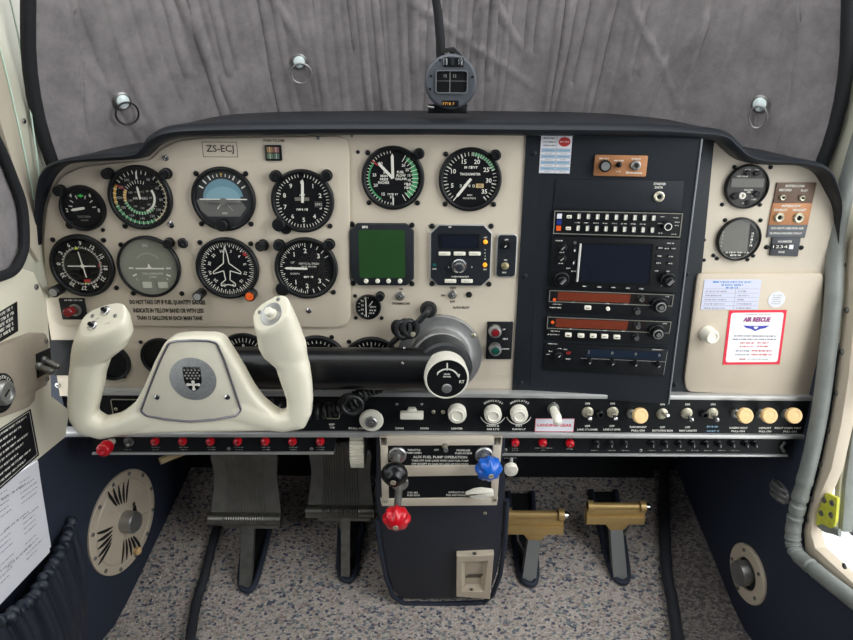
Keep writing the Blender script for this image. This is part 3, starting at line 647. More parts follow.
mb = MB(); mb.bar((-r*.46, -r*.05), (r*.54, -r*.05), r*.05, z+.001, WHITE); mb.flat([(-r*.08, -r*.06), (r*.14, -r*.06), (r*.08, r*.02), (r*.03, r*.12), (-r*.0, r*.12), (-r*.02, r*.02)], z+.0012, WHITE); mb.build('aircraft_symbol', T, smooth=False)
mb = MB(); mb.prism(rr(-r*.3, r*.02, -r*.76, -r*.54, r*.03), z, z+.0005, mat('slip_tube', (188, 190, 176), .3)); mb.prism(rr(r*.24, r*.58, -r*.76, -r*.54, r*.03), z, z+.0005, mat('slip_tube', (188, 190, 176), .3)); mb.build('slip_ball_window', T)
post(T, 168, 243.5, 4.6); post(T, 181, 244, 4.4, tilt=(0.5, 0.1, 1))
# 7 directional gyro
T = gauge('heading_indicator', 'round black heading dial with white aeroplane outline and orange knob below right', 228, 268, 31.5, HO, screws=[(-25, -26), (25, -25)]); r = T.r; z = T.z+0.0003
mb = marks(); mb.ticks(r*.86, r*.97, 0, 360, 72, r*.022, z, WHITE); mb.ticks(r*.8, r*.97, 0, 360, 36, r*.035, z, WHITE)
numring(mb, T, [(s, -14+i*30) for i, s in enumerate(['N', '3', '6', 'E', '12', '15', 'S', '21', '24', 'W', '30', '33'])], r*.66, r*.15, rot=True)
mb.bar((r*.62, r*.58), (r*.74, r*.48), r*.1, z+.0002, REDM); mb.build('markings', T, smooth=False)
pl = [(0, .84), (.07, .5), (.1, .2), (.5, -.12), (.5, -.2), (.12, -.08), (.08, -.42), (.26, -.56), (.26, -.66), (0, -.6)]
pl = [(a-.02, b) for a, b in pl]; pl = pl+[(-.04-a, b) for a, b in pl[::-1][1:-1]]
mb = MB()
for i in range(len(pl)): mb.bar((pl[i-1][0]*r, pl[i-1][1]*r), (pl[i][0]*r, pl[i][1]*r), r*.035, z+.001, WHITE)
mb.build('aircraft_outline', T, smooth=False)
knob(T, 197, 297, 5, 0.02, cap=GREYP, name='push_knob'); knob(T, 249.5, 296.5, 5.8, 0.014, cap=ORANGE, name='heading_knob')
# 8 VSI
T = gauge('vertical_speed_indicator', 'round black vertical speed dial with needle pointing left, right end of lower row', 306.5, 268, 31.5, HO, screws=[(26, 25)]); r = T.r; z = T.z+0.0003
mb = marks(); numring(mb, T, [('1', -38), ('2', 0), ('3', 45), ('3', 135), ('2', 180), ('1', 218)], r*.66, r*.24)
mb.ticks(r*.8, r*.95, -90, 60, 10, r*.03, z, WHITE); mb.ticks(r*.8, r*.95, 120, 270, 10, r*.03, z, WHITE); mb.ticks(r*.86, r*.95, -90, 0, 18, r*.02, z, WHITE); mb.ticks(r*.86, r*.95, 180, 270, 18, r*.02, z, WHITE)
mb.text('VERTICAL SPEED', r*.1, r*.18, r*.1, WHITE, z, fit=r*.75); mb.text('100 FT PER MIN', r*.1, r*.07, r*.09, WHITE, z, fit=r*.55); mb.text('UP', -r*.48, r*.22, r*.11, WHITE, z); mb.text('DOWN', -r*.42, -r*.2, r*.1, WHITE, z); mb.text('0', -r*.56, 0, r*.18, WHITE, z); mb.words(-r*.1, r*.25, -r*.32, r*.08, WHITE, z); mb.build('markings', T, smooth=False)
needle(T, -89, r*.78, r*.05, r*.08); post(T, 278.5, 245.5, 5); post(T, 329, 245, 5); post(T, 262.5, 246, 5.2, tilt=(-.3, 0, 1)); knob(T, 282, 290, 7, 0.006, name='corner_cap')
# 9 manifold / fuel flow
T = gauge('manifold_pressure_gauge', 'round black twin needle manifold pressure and fuel flow gauge, centre top left', 393, 178, 31.5, 0); r = T.r; z = T.z+0.0003
mb = marks(); mb.arc(0, 0, r*.84, r*.9, -150, -50, z, GREEN); mb.ticks(r*.88, r*.97, -175, -5, 24, r*.025, z, WHITE); mb.arc(0, 0, r*.72, r*.92, 62, 140, z, GREEN); mb.arc(0, 0, r*.8, r*.92, 35, 62, z, GREEN)
mb.ticks(r*.68, r*.94, 30, 150, 12, r*.025, z+.0001, WHITE); mb.ticks(r*.7, r*.97, -50, -50, 0, r*.05, z+.0001, REDM)
numring(mb, T, [('30', -40), ('25', -80), ('20', -112), ('15', -148), ('10', -176)], r*.68, r*.15); numring(mb, T, [('20', 40), ('25', 60), ('15', 80), ('20', 112), ('10', 96)], r*.6, r*.13)
for i, (s, x) in enumerate([('IN', -.28), ('MAN', -.32), ('PRESS', -.32), ('INCHES', -.34)]): mb.text(s, x*r, r*(.2-.12*i), r*.12, WHITE, z, bold=.03)
for i, (s, x) in enumerate([('FUEL', .28), ('FLOW', .3), ('GAL/HR', .3)]): mb.text(s, x*r, r*(.22-.12*i), r*.12, WHITE, z, bold=.03)
mb.words(-r*.2, r*.2, -r*.58, r*.09, WHITE, z); mb.words(r*.42, r*.7, -r*.2, r*.1, WHITE, z); mb.words(r*.42, r*.66, -r*.34, r*.1, WHITE, z); mb.bar((0, -r*.98), (0, -r*.7), r*.05, z, WHITE); mb.build('markings', T, smooth=False)
needle(T, -44, r*.78, r*.0, r*.1, name='manifold_needle'); needle(T, -1, r*.88, 0, r*.1, name='fuel_needle'); post(T, 419, 154, 4.8)
# 10 tachometer
T = gauge('tachometer', 'round black tachometer numbered 5 to 35 with needle pointing lower left', 470, 179.5, 31.5, 0); r = T.r; z = T.z+0.0003
mb = marks(); numring(mb, T, [('5', -108), ('10', -64), ('15', -20), ('20', 20), ('25', 58), ('30', 92), ('35', 128)], r*.68, r*.22)
mb.ticks(r*.84, r*.97, -142, 140, 35, r*.025, z, WHITE); mb.ticks(r*.8, r*.97, -142, 140, 7, r*.045, z, WHITE); mb.arc(0, 0, r*.86, r*.97, 6, 66, z+.0002, GREEN); mb.ticks(r*.84, r*.98, 6, 66, 10, r*.02, z+.0003, WHITE)
mb.words(-r*.22, r*.28, r*.44, r*.1, WHITE, z); mb.text('TACHOMETER', 0, r*.2, r*.12, WHITE, z, fit=r*.75, bold=.03); mb.text('3 2 4 0', -r*.1, -r*.22, r*.16, WHITE, z, fit=r*.55); mb.box(r*.22, r*.5, -r*.29, -r*.14, z, z+.0002, mat('tach_drum', (196, 170, 120), .6)); mb.text('99', r*.36, -r*.215, r*.14, DKTXT, z+.0003)
mb.text('RPM', 0, -r*.56, r*.1, WHITE, z); mb.text('HUNDREDS', 0, -r*.67, r*.09, WHITE, z); mb.build('markings', T, smooth=False)
needle(T, -142, r*.82, r*.05, r*.1); post(T, 496, 155.5, 4.8)
# 11 green screen storm scope
def octo(x0, x1, y0, y1, c): return [(x0+c, y0), (x1-c, y0), (x1, y0+c), (x1, y1-c), (x1-c, y1), (x0+c, y1), (x0, y1-c), (x0, y0+c)]
def rectpx(T, u0, v0, u1, v1, h=0):
    a = T.p(u0, v1, h); b = T.p(u1, v0, h); c = T.p(u0, v0, h); d = T.p(u1, v1, h); return (a[0]+c[0])/2, (b[0]+d[0])/2, (a[1]+d[1])/2, (b[1]+c[1])/2
T = Thing('storm_detector', 'square black storm display with green screen on the beige panel', 'display', PF, 382, 252)
x0, x1, y0, y1 = rectpx(T, 351, 223, 414, 284); mb = MB(); mb.prism(octo(x0, x1, y0, y1, 0.010), 0, 0.008, RADIO, ch=0.0012); mb.build('case', T)
a0, a1, b0, b1 = rectpx(T, 359, 230, 405, 278, .008); mb = MB(); mb.prism(rr(a0, a1, b0, b1, .003), 0.006, 0.0084, GSCR); mb.build('screen', T)
mb = MB(); x, y = T.p(365, 227, .008); mb.text('BFG', x, y, .0042, WHITE, .0085, bold=.05)
cx, cy = T.p(382, 253, .008)
for a in range(0, 360, 12): mb.bar((cx+.011*math.cos(R(a)), cy+.011*math.sin(R(a))), (cx+.011*math.cos(R(a+5)), cy+.011*math.sin(R(a+5))), .0004, .0086, mat('dim_green_print', (24, 56, 30), .6))
for i in range(5): mb.flat(circ(cx, cy-.006+i*.003, .0004, 6), .0086, MATS['dim_green_print'])
mb.build('markings', T, smooth=False)
for u in (366, 377.5, 388.5, 400):
    mb = MB(); x, y = T.p(u, 281.3, .01); mb.cyl((x, y, 0), .0031, .008, .0105, KNOBC, ch=.0008); mb.build('button', T)
for u, v in [(352, 224), (412, 225), (353, 283), (412, 283.5)]:
    mb = MB(); x, y = T.p(u, v); mb.screw(x, y, .0036, 0, BEZEL); mb.build('screw', T)
# 12 autopilot controller
T = Thing('autopilot_controller', 'octagonal black autopilot unit with steel knob, three white keys and amber lamps', 'autopilot unit', PF, 461, 253)
x0, x1, y0, y1 = rectpx(T, 430, 224, 491, 285); mb = MB(); mb.prism(octo(x0, x1, y0, y1, 0.011), 0, 0.005, TRIM, ch=0.0008); mb.prism(octo(x0+.0012, x1-.0012, y0+.0012, y1-.0012, 0.0107), 0.0045, 0.0058, RADIO); mb.build('case', T)
mb = MB(); mb.prism(rr(*rectpx(T, 439, 234, 479, 248.5, .006), .0015), .0055, .0068, BEZEL); mb.prism(rr(*rectpx(T, 441, 236, 477.5, 247.5, .006), .001), .0068, .0071, NSCR); mb.build('display', T)
for u, v in ((444.5, 253.8), (459.7, 253.8), (474.8, 253.8), (450.5, 281.2), (467, 281.2)):
    mb = MB(); x, y = T.p(u, v, .008); mb.prism(rr(x-.0078, x+.0078, y-.0024, y+.0024, .001), .0055, .0085, KNOBC, ch=.0006); mb.words(x-.004, x+.004, y, .0012, GREYP, .0087); mb.build('key', T)
for u, v in ((485.5, 242), (485, 265)):
    mb = MB(); x, y = T.p(u, v, .007); mb.lathe([(.003, .005), (.003, .0072), (.0015, .0082), (0, .0084)], AMBER, (x, y, 0), seg=16); mb.build('lamp', T)
mb = MB(); x, y = T.p(434.5, 265, .006); mb.prism(rr(x-.0024, x+.0024, y-.0018, y+.0018, .0005), .0055, .0066, mat('teal_lamp', (16, 84, 84), .4)); mb.build('indicator', T)
mb = MB(); x, y = T.p(459.3, 267.5, .017); mb.lathe([(.0098, .005), (.0098, .010), (.0085, .0115), (.0072, .0115), (.007, .018), (.0055, .020), (0, .0205)], CHROME, (x, y, 0), seg=32); mb.build('knob', T)
mb = MB()
for s, u, v, fw in (('S-TEC', 451, 227, 5), ('UP', 485.5, 237.5, 3), ('DN', 485, 269.5, 3), ('L', 449, 267, 1.2), ('R', 472, 267, 1.2), ('TURN REQUEST', 460, 276.8, 18), ('NAV', 434.5, 269, 4), ('T', 485.2, 250, 1.3), ('R', 485.2, 253, 1.3), ('I', 485.2, 256, .6), ('M', 485.2, 259, 1.5)):
    if s == 'S-TEC': x, y = T.p(u, v, .006); mb.words(x-.003, x+.003, y, .0022, WHITE, .0061); continue
    x, y = T.p(u, v, .006); mb.text(s, x, y, .0026, WHITE, .0061, bold=.03, fit=fw*.00134)
mb.build('lettering', T, smooth=False)
for u, v in [(432, 226), (491, 226), (432, 283.5), (489, 284)]:
    mb = MB(); x, y = T.p(u, v); mb.screw(x, y, .0036, 0, BEZEL); mb.build('screw', T)
# 13 small switch module
T = Thing('switch_module', 'narrow black switch module with silver edge beside the autopilot unit', 'switch', PF, 506, 254.5)
x0, x1, y0, y1 = rectpx(T, 496, 233.5, 516.5, 276.5); mb = MB(); mb.prism(rr(x0, x1, y0, y1, .005), 0, .004, TRIM, ch=.0008); mb.prism(rr(x0+.0014, x1-.0014, y0+.0014, y1-.0014, .004), .0035, .0048, RADIO); mb.build('case', T)
knob(T, 506.5, 245.5, 4.2, .011, base=.004, mark=(-.7, -.7)); mb = MB(); x, y = T.p(505, 266, .006); mb.lathe([(.0052, .0045), (.0052, .0065), (.0034, .007), (.0026, .012), (0, .0125)], mat('brassy_metal', (190, 178, 140), .35, .7), (x, y, 0), seg=18); mb.build('toggle', T)
mb = MB()
for s, u, v in (('DIM', 506.5, 239.5), ('ON', 505.5, 260), ('TRIM', 504, 272.5)): x, y = T.p(u, v, .005); mb.text(s, x, y, .0026, WHITE, .0051, bold=.03)
mb.build('lettering', T, smooth=False)
# 14 small clock gauge
T = gauge('small_gauge', 'smallest round black dial with white scale below the green storm display', 368.5, 306.5, 12.8, 0, screws=[(-13, -11), (-13, 12), (13, 12)], thick=.08); r = T.r; z = T.z+.0003
mb = marks(); mb.bar((-r*.2, -r*.9), (-r*.2, r*.9), r*.08, z, WHITE); mb.ticks(r*.75, r*.9, 180, 360, 8, r*.04, z, WHITE)
for i, s in enumerate(('5', '10', '15', '20')): mb.text(s, -r*.5, -r*.6+i*r*.38, r*.26, WHITE, z)
mb.words(r*.15, r*.75, r*.0, r*.16, WHITE, z); mb.words(r*.1, r*.7, -r*.3, r*.16, WHITE, z); mb.words(r*.05, r*.6, -r*.55, r*.14, WHITE, z); mb.build('markings', T, smooth=False); needle(T, 35, r*.7, -r*.2, r*.07); post(T, 380, 297, 4)
# panel toggles
def toggle(name, label, fr, u, v, rpx=4, lever=(0.2, -0.3), h=0, group=None, L=0.012, leverm=None, cat='switch', nut=None):
    T = Thing(name, label, cat, fr, u, v, h, group=group); k = T.k*rpx
    mb = MB(); mb.lathe([(k*1.1, 0), (k*1.1, .0012), (k*.9, .002), (k*.9, .0035), (k*.55, .004), (k*.5, .0028), (0, .0028)], nut or STEEL, seg=6 if False else 20); mb.build('collar', T)
    d = Vector((lever[0], lever[1], 1)).normalized(); mb = MB(); mb.tube([d*.001, d*L*.5, d*L*.85, d*L], [k*.28, k*.36, k*.46, k*.28], leverm or CHROME, 12); mb.build('lever', T); return T
toggle('toggle_switch', 'small toggle switch marked STORMSCOPE on the beige panel', PF, 400, 296, 4.2, (0, .1), L=.008)
toggle('toggle_switch', 'small toggle switch marked AUTO PILOT on the beige panel', PF, 452.5, 294.5, 4.2, (.2, .2), L=.008)
# push to dim annunciator
T = Thing('annunciator', 'tiny square annunciator with four coloured windows under PUSH TO DIM', 'indicator', PF, 273.5, 152.7, HO)
x0, x1, y0, y1 = rectpx(T, 265.5, 144.8, 282, 160.6); mb = MB(); mb.prism(rr(x0, x1, y0, y1, .0015), 0, .003, BEZEL, ch=.0005); mb.build('case', T)
for i, m in enumerate((mat('lens_ochre', (150, 118, 70), .4), mat('lens_rose', (140, 92, 92), .4), mat('lens_green', (92, 118, 92), .4), mat('lens_green2', (84, 108, 96), .4))):
    cx = (x0+x1)/2+(-1 if i % 2 == 0 else 1)*(x1-x0)*.19; cy = (y0+y1)/2+(1 if i < 2 else -1)*(y1-y0)*.2; mb = MB(); mb.prism(rr(cx-.0036, cx+.0036, cy-.0033, cy+.0033, .0005), .003, .0036, m); mb.bar((cx, cy-.0033), (cx, cy+.0033), .0005, .0038, WHITE); mb.build('lens', T)
# gear warning box under course indicator
T = Thing('test_button', 'small black box with dark red button below the course indicator', 'button', PF, 74, 306, HO)
x0, x1, y0, y1 = rectpx(T, 61.5, 298, 86.5, 319); mb = MB(); mb.prism(rr(x0, x1, y0, y1, .001), 0, .003, BLACK, ch=.0005); x, y = T.p(74, 300.3, .003); mb.words(x-.013, x+.012, y, .002, WHITE, .0032); mb.build('plate', T)
mb = MB(); x, y = T.p(75, 310, .004); mb.lathe([(.0085, .003), (.0085, .0055), (.0065, .006), (.0062, .004), (0, .004)], STEEL, (x, y, 0), seg=24); mb.build('ring', T)
knob(T, 67, 313, 4.6, .015, m=DKRED, base=.003, name='button')
# landing gear lights
T = Thing('gear_light_plate', 'small black plate with one red and one green lamp right of the column casting', 'indicator lights', PF, 499, 340)
x0, x1, y0, y1 = rectpx(T, 486.5, 321.5, 512, 358.5); mb = MB(); mb.prism(rr(x0, x1, y0, y1, .001), 0, .0025, BLACK, ch=.0004); mb.build('plate', T)
for v, m, lab in ((333, DKRED, 'red lamp'), (351, mat('dark_green_lens', (20, 74, 62), .25), 'green lamp')):
    mb = MB(); x, y = T.p(495.5, v, .014); mb.lathe([(.0088, .0025), (.0088, .011), (.0078, .014), (.0058, .0145), (.0056, .0135), (0, .0132)], ALU, (x, y, 0), seg=28); mb.lathe([(.0056, .0135), (.0045, .0152), (0, .0158)], m, (x, y, 0), seg=20); mb.build('lamp', T, label=lab)
mb = MB()
for s, u, v in (('UP', 504, 329.5), ('GEAR', 505.5, 339), ('DOWN', 505.5, 349)): x, y = T.p(u, v, .003); mb.text(s, x, y, .003, WHITE, .0027, bold=.03)
mb.build('lettering', T, smooth=False)
# lower row, partly hidden behind the yoke
LR = 'lower row gauges behind the yoke'
T = gauge('engine_gauge', 'black instrument dial edge behind left yoke horn', 112, 362, 19, 0, group=LR, screws=[(10, 16)])
T = gauge('engine_gauge', 'round black blank dial left of the yoke hub top', 161, 356, 19.5, 0, group=LR, screws=[(-18, -15)])
T = gauge('fuel_gauge', 'round dial with yellow-green pointer between hub and right yoke horn', 245, 358, 27, 0, group=LR, screws=[(-22, -18)]); r = T.r; z = T.z+.0003
mb = marks(); mb.ticks(r*.75, r*.95, -60, 60, 12, r*.03, z, WHITE); numring(mb, T, [('10', -45), ('0', 0), ('20', 40)], r*.6, r*.2); mb.bar((r*.35, r*.1), (r*.5, r*.45), r*.18, z+.001, LIME, r*.04); mb.build('markings', T, smooth=False)
T = gauge('fuel_gauge', 'round dark dial with red patch right of right yoke horn', 318, 364, 31, 0, group=LR, screws=[(15, -29)]); r = T.r; z = T.z+.0003
mb = marks(); mb.ticks(r*.84, r*.95, -60, 60, 12, r*.03, z, WHITE); mb.flat(circ(-r*.25, r*.52, r*.18, 16), z, DKRED); mb.build('markings', T, smooth=False)
T = gauge('engine_gauge', 'round black dial top showing above control column below small gauge', 372, 364, 29.5, 0, group=LR, screws=[(-22, -24)]); r = T.r; z = T.z+.0003
mb = marks(); mb.ticks(r*.82, r*.95, -70, 70, 14, r*.03, z, WHITE); mb.ticks(r*.55, r*.95, 0, 0, 0, r*.06, z, GREYP); mb.words(-r*.5, -r*.2, r*.6, r*.1, GREYP, z); mb.build('markings', T, smooth=False)
T = Thing('blank_plate', 'plain black rectangular plate behind the left yoke horn', 'plate', PF, 62, 358); x0, x1, y0, y1 = rectpx(T, 51, 340, 80, 375)
mb = MB(); mb.prism(rr(x0, x1, y0, y1, .001), 0, .002, BLACK, ch=.0004); mb.build('plate', T)

# ================================================================== RADIO STACK
T = Thing('radio_panel', 'charcoal radio stack panel angled towards the left seat', 'radio panel', PF, 610, 270, 0)
mb = MB(); mb.prism([T.p(*q) for q in [(526.5, 129), (714, 135), (689, 397.5), (512, 393)]], 0.0005, 0.003, RADIO, ch=.0006); mb.build('base_plate', T)
tray = [(541, 130), (702.5, 134), (668.5, 404), (530, 395)]
RO = RF.loc(610, 270, 0); TR = Thing('avionics_tray', 'raised charcoal avionics face plate holding the radios', 'radio panel', RF, 610, 270, 0)
q = [TR.p(*p) for p in tray]
mb = MB(); V = [(x, y, 0.0) for x, y in q]+[(x, y, -0.012 if i in (0, 3) else -0.034) for i, (x, y) in enumerate(q)]
mb.add(V, [(3, 2, 1, 0)[::1], (0, 1, 5, 4), (1, 2, 6, 5), (2, 3, 7, 6), (3, 0, 4, 7)], RADIO)
mb.f[0] = (0, 3, 2, 1)[::-1] if False else (0, 3, 2, 1); mb.build('face_plate', TR, smooth=False)
mb = MB(); mb.tube([TR.p3(702, 138, .0005), TR.p3(668.5, 404, .0005)], .0012, mat('worn_edge', (120, 124, 128), .4, .5), 6); mb.build('worn_edge', TR, label='light worn metal edge')
mb = MB(); a0, a1, b0, b1 = rectpx(TR, 555, 178.5, 682, 208); mb.prism([TR.p(556, 179), TR.p(684, 181), TR.p(681, 212), TR.p(553, 209)], 0, .0012, RADIO, ch=.0003); mb.build('blank_panel', TR)
mb = MB(); x, y = TR.p(659, 196.5, .002); mb.lathe([(.0066, .001), (.0066, .0035), (.005, .0045), (.003, .004), (.003, .002), (0, .002)], mat('nickel_ring', (196, 190, 168), .35, .6), (x, y, 0), seg=24); mb.flat(circ(x, y, .0029, 16), .0042, VOID); mb.build('jack', TR)
mb = MB(); x, y = TR.p(660, 184, .002); mb.text('STARTER', x, y, .0038, WHITE, .0015, bold=.03, fit=.015); x, y = TR.p(659, 187.5, .002); mb.text('DATA', x, y, .0038, WHITE, .0015, bold=.03, fit=.010); mb.build('lettering', TR, smooth=False)
for (u, v) in ((534, 153), (525, 276), (521, 383), (701, 155), (687, 274), (675, 385)):
    mb = MB(); fr = T; x, y = T.p(u, v, .003); mb.screw(x, y, .0034, .003, RADIO); mb.build('screw', T)
# checklist placard
T = Thing('reference_card', 'small white and pale blue table card with red oval, top of the radio panel', 'card', RF, 555, 154.5, .0008)
x0, x1, y0, y1 = rectpx(T, 540, 135.5, 571, 173.5); mb = MB(); mb.box(x0, x1, y0, y1, 0, .0005, PAPER)
H = y1-y0; W_ = x1-x0
for i in range(8): mb.box(x0+W_*.04, x0+W_*.5, y0+H*(.02+i*.0805), y0+H*(.02+i*.0805)+H*.06, .0005, .0006, LBLUE if i % 2 else PAPER); mb.box(x0+W_*.54, x0+W_*.97, y0+H*(.02+i*.0805), y0+H*(.02+i*.0805)+H*.06, .0005, .0006, LBLUE if i % 2 else PAPER); mb.words(x0+W_*.18, x0+W_*.4, y0+H*(.05+i*.0805), H*.025, GREYP, .0008); mb.words(x0+W_*.66, x0+W_*.88, y0+H*(.05+i*.0805), H*.025, GREYP, .0008)
for i in range(9): mb.bar((x0, y0+H*(.01+i*.0805)), (x1, y0+H*(.01+i*.0805)), .0003, .0009, DKTXT)
for j, yy in enumerate((.93, .83, .74)): mb.words(x0+W_*.08, x0+W_*.48, y0+H*yy, H*.035, DKTXT, .0008)
mb.bar((x0+W_*.52, y0), (x0+W_*.52, y1), .0003, .0009, DKTXT); mb.flat(circ(x0+W_*.76, y0+H*.84, W_*.19, 28, W_*.15), .0008, REDM); mb.words(x0+W_*.62, x0+W_*.9, y0+H*.84, H*.04, WHITE, .001); mb.build('card', T, smooth=False)
# copper intercom box
T = Thing('intercom_control', 'small copper coloured control plate with knob, switch and jack above the radios', 'intercom', RF, 620, 165.5, 0)
x0, x1, y0, y1 = rectpx(T, 594, 155, 646.5, 176); mb = MB(); mb.prism(rr(x0, x1, y0, y1, .0015), 0, .0035, COPPER, ch=.0006); mb.build('plate', T)
knob(T, 605.5, 166.3, 6, .014, m=BEZEL, cap=ALU, base=.0035); mb = MB(); x, y = T.p(619.5, 165, .008); mb.lathe([(.0036, .0035), (.0036, .005), (.002, .0055), (.0016, .012), (0, .0125)], BEZEL, (x, y, 0), seg=14); mb.build('switch', T)
mb = MB(); x, y = T.p(636, 165.7, .007); mb.lathe([(.0066, .0035), (.006, .007), (.0045, .008), (.0028, .008), (.0026, .004), (0, .004)], STEEL, (x, y, 0), seg=24); mb.build('jack', T)
mb = MB()
for (u, v, L) in ((604, 158.5, 9), (619.5, 160.6, 10), (636.5, 159, 9), (618.5, 171.5, 4)): x, y = T.p(u, v, .0036); mb.words(x-L*.00065, x+L*.00065, y, .0018, WHITE, .0037)
x, y = T.p(634, 173, .0036); mb.text('Sigtronics', x, y, .0034, WHITE, .0038, bold=.04, fit=.020); mb.build('lettering', T, smooth=False)
def qpx(T, pts, h=0): return [T.p(u, v, h) for u, v in pts]
def lerpq(Q, s, t):
    """bilinear point in a pixel quad TL TR BR BL"""
    a = (Q[0][0]+(Q[1][0]-Q[0][0])*s, Q[0][1]+(Q[1][1]-Q[0][1])*s); b = (Q[3][0]+(Q[2][0]-Q[3][0])*s, Q[3][1]+(Q[2][1]-Q[3][1])*s)
    return (a[0]+(b[0]-a[0])*t, a[1]+(b[1]-a[1])*t)
def frame_outline(mb, P, wd, z, m, dep=.0015):
    P = ccw(P); I = offs(P, wd); n = len(P); V = [(x, y, z) for x, y in P]+[(x, y, z+dep) for x, y in P]+[(x, y, z+dep) for x, y in I]+[(x, y, z) for x, y in I]; Fs = []
    for k in range(3):
        for i in range(n): j = (i+1) % n; Fs.append((k*n+i, k*n+j, (k+1)*n+j, (k+1)*n+i))
    mb.add(V, Fs, m)
WEDG = mat('worn_bezel_edge', (150, 148, 138), .4, .5)
# audio panel
Q = [(554.5, 210.5), (683, 213.2), (680, 237.5), (553, 233.8)]
T = Thing('audio_panel', 'narrow radio with two rows of small white switches, topmost in the stack', 'radio', RF, 618, 223)
mb = MB(); mb.prism(qpx(T, Q, .004), 0, .004, BLACK, ch=.0003); frame_outline(mb, qpx(T, Q, .004), .0012, .004, WEDG, .0008); mb.build('case', T)
for i in range(9):
    for rowv in (.24, .74):
        u, v = lerpq(Q, .195+i*.073, rowv); mb = MB(); x, y = T.p(u, v, .008); mb.prism(rr(x-.0022, x+.0022, y-.0035, y+.0035, .0008), .004, .007, ALU, ch=.0006); mb.box(x-.0018, x+.0004, y-.003, y+.003, .007, .0074, KNOBC); mb.build('switch', T)
for i, (m, t) in enumerate(((PAPER, .24), (mat('blue_marker', (30, 50, 130), .4), .5), (ORANGE, .76))):
    u, v = lerpq(Q, .042, t); mb = MB(); x, y = T.p(u, v, .005); mb.box(x-.003, x+.003, y-.0032, y+.0032, .004, .0048, m); mb.build('marker_lamp', T)
for t in (.26, .76):
    u, v = lerpq(Q, .118, t); mb = MB(); x, y = T.p(u, v, .006); mb.prism(rr(x-.0032, x+.0032, y-.002, y+.002, .0005), .004, .006, KNOBC, ch=.0004); mb.words(x-.002, x+.002, y, .0015, DKTXT, .0062); mb.build('button', T)
u, v = lerpq(Q, .895, .58); T2 = T; knob(T, u, v, 4.8, .012, base=.004, cap=BLACK, name='selector_knob'); mb = MB(); x, y = T.p(u+.5, v, .013); mb.lathe([(.0047, .012), (.0047, .0128), (.0038, .0128), (.0038, .012)], WHITE, (x, y, 0)); mb.build('ring', T)
mb = MB()
for i in range(8): u, v = lerpq(Q, .19+i*.073, .5); x, y = T.p(u, v, .005); mb.words(x-.004, x+.003, y, .0014, WHITE, .0042)
for (s, t) in ((.85, .17), (.95, .2), (.965, .38), (.968, .52), (.835, .45), (.845, .85), (.95, .88)): u, v = lerpq(Q, s, t); x, y = T.p(u, v, .005); mb.words(x-.003, x+.003, y, .0013, WHITE, .0042)
mb.build('lettering', T, smooth=False)
# GPS navigator
Q = [(552.5, 236.5), (680.5, 239.5), (676, 293), (549, 287)]
T = Thing('gps_navigator', 'large screen navigator with dark navy display in the middle of the radio stack', 'navigator', RF, 615, 264)
mb = MB(); mb.prism(qpx(T, Q, .004), 0, .004, BLACK, ch=.0005); mb.build('case', T)
S = [(581.5, 242.5), (653.5, 243.8), (650, 285), (577.5, 282.5)]
mb = MB(); frame_outline(mb, qpx(T, S, .004), .0022, .004, BEZEL, .001); mb.build('screen_frame', T)
mb = MB(); mb.prism(qpx(T, [(582.5, 243.5), (652, 244.8), (648.8, 283.6), (579, 281.2)], .004), .0035, .0046, NSCR); mb.build('screen', T)
mb = MB(); mb.tube([T.p3(580.6, 243.5, .0055), T.p3(577, 281.5, .0055)], .0016, ALU, 6); mb.build('edge_strip', T, label='bright metal strip along the left of the screen')
for u, v, lab in ((562, 283, 'left'), (669, 284, 'right')):
    mb = MB(); x, y = T.p(u, v-3, .012); mb.lathe([(.0098, .004), (.0098, .010), (.0088, .011), (.0062, .011), (.006, .018), (.005, .019), (0, .019)], BEZEL, (x, y, 0), seg=28); mb.bar((x-.003, y-.0035), (x+.003, y+.0035), .0016, .0192, ALU); mb.bar((x-.001, y-.0042), (x+.0045, y+.002), .0012, .0192, GREYP); mb.build('tuning_knob', T)
for u, v in ((563, 248), (562, 259)):
    mb = MB(); x, y = T.p(u, v, .008); mb.lathe([(.0058, .004), (.0058, .006), (.0042, .0065), (.004, .0100), (0, .0105)], BEZEL, (x, y, 0), seg=20); mb.bar((x-.002, y-.002), (x+.002, y+.002), .0014, .0106, GREYP); mb.build('volume_knob', T)
for u, v in ((575, 250.5), (574, 263), (660.5, 248), (667, 248.5), (673.5, 248.5), (659.5, 256), (671, 256.5), (658.5, 263), (670.5, 263.5), (585, 286.3), (599.5, 287), (613.5, 287.6), (628, 288.2), (641.5, 288.8)):
    mb = MB(); x, y = T.p(u, v, .006); vert = u < 580; a, b = (.0018, .0036) if vert else (.0036, .0017); mb.prism(rr(x-a, x+a, y-b, y+b, .0007), .004, .006, RADIO, ch=.0005)
    if vert: mb.words(x-.0012, x+.0012, y, .004, WHITE, .0062)
    else: mb.words(x-.0028, x+.0028, y, .0016, WHITE, .0062)
    mb.build('key', T)
mb = MB()
for (u, v, L) in ((559.5, 240.8, 7), (569, 268.5, 5), (574, 271.5, 5), (562, 252.5, 5), (561, 263.5, 5), (671, 243.5, 7), (657, 271, 4), (669, 271.5, 4), (662, 286, 1)): x, y = T.p(u, v, .005); mb.words(x-L*.00066, x+L*.00066, y, .0018, WHITE, .0042)
mb.build('lettering', T, smooth=False); mb = MB(); x, y = T.p(575, 242.7, .005); mb.cyl((x, y, 0), .002, .004, .0055, STEEL); mb.build('sensor', T)
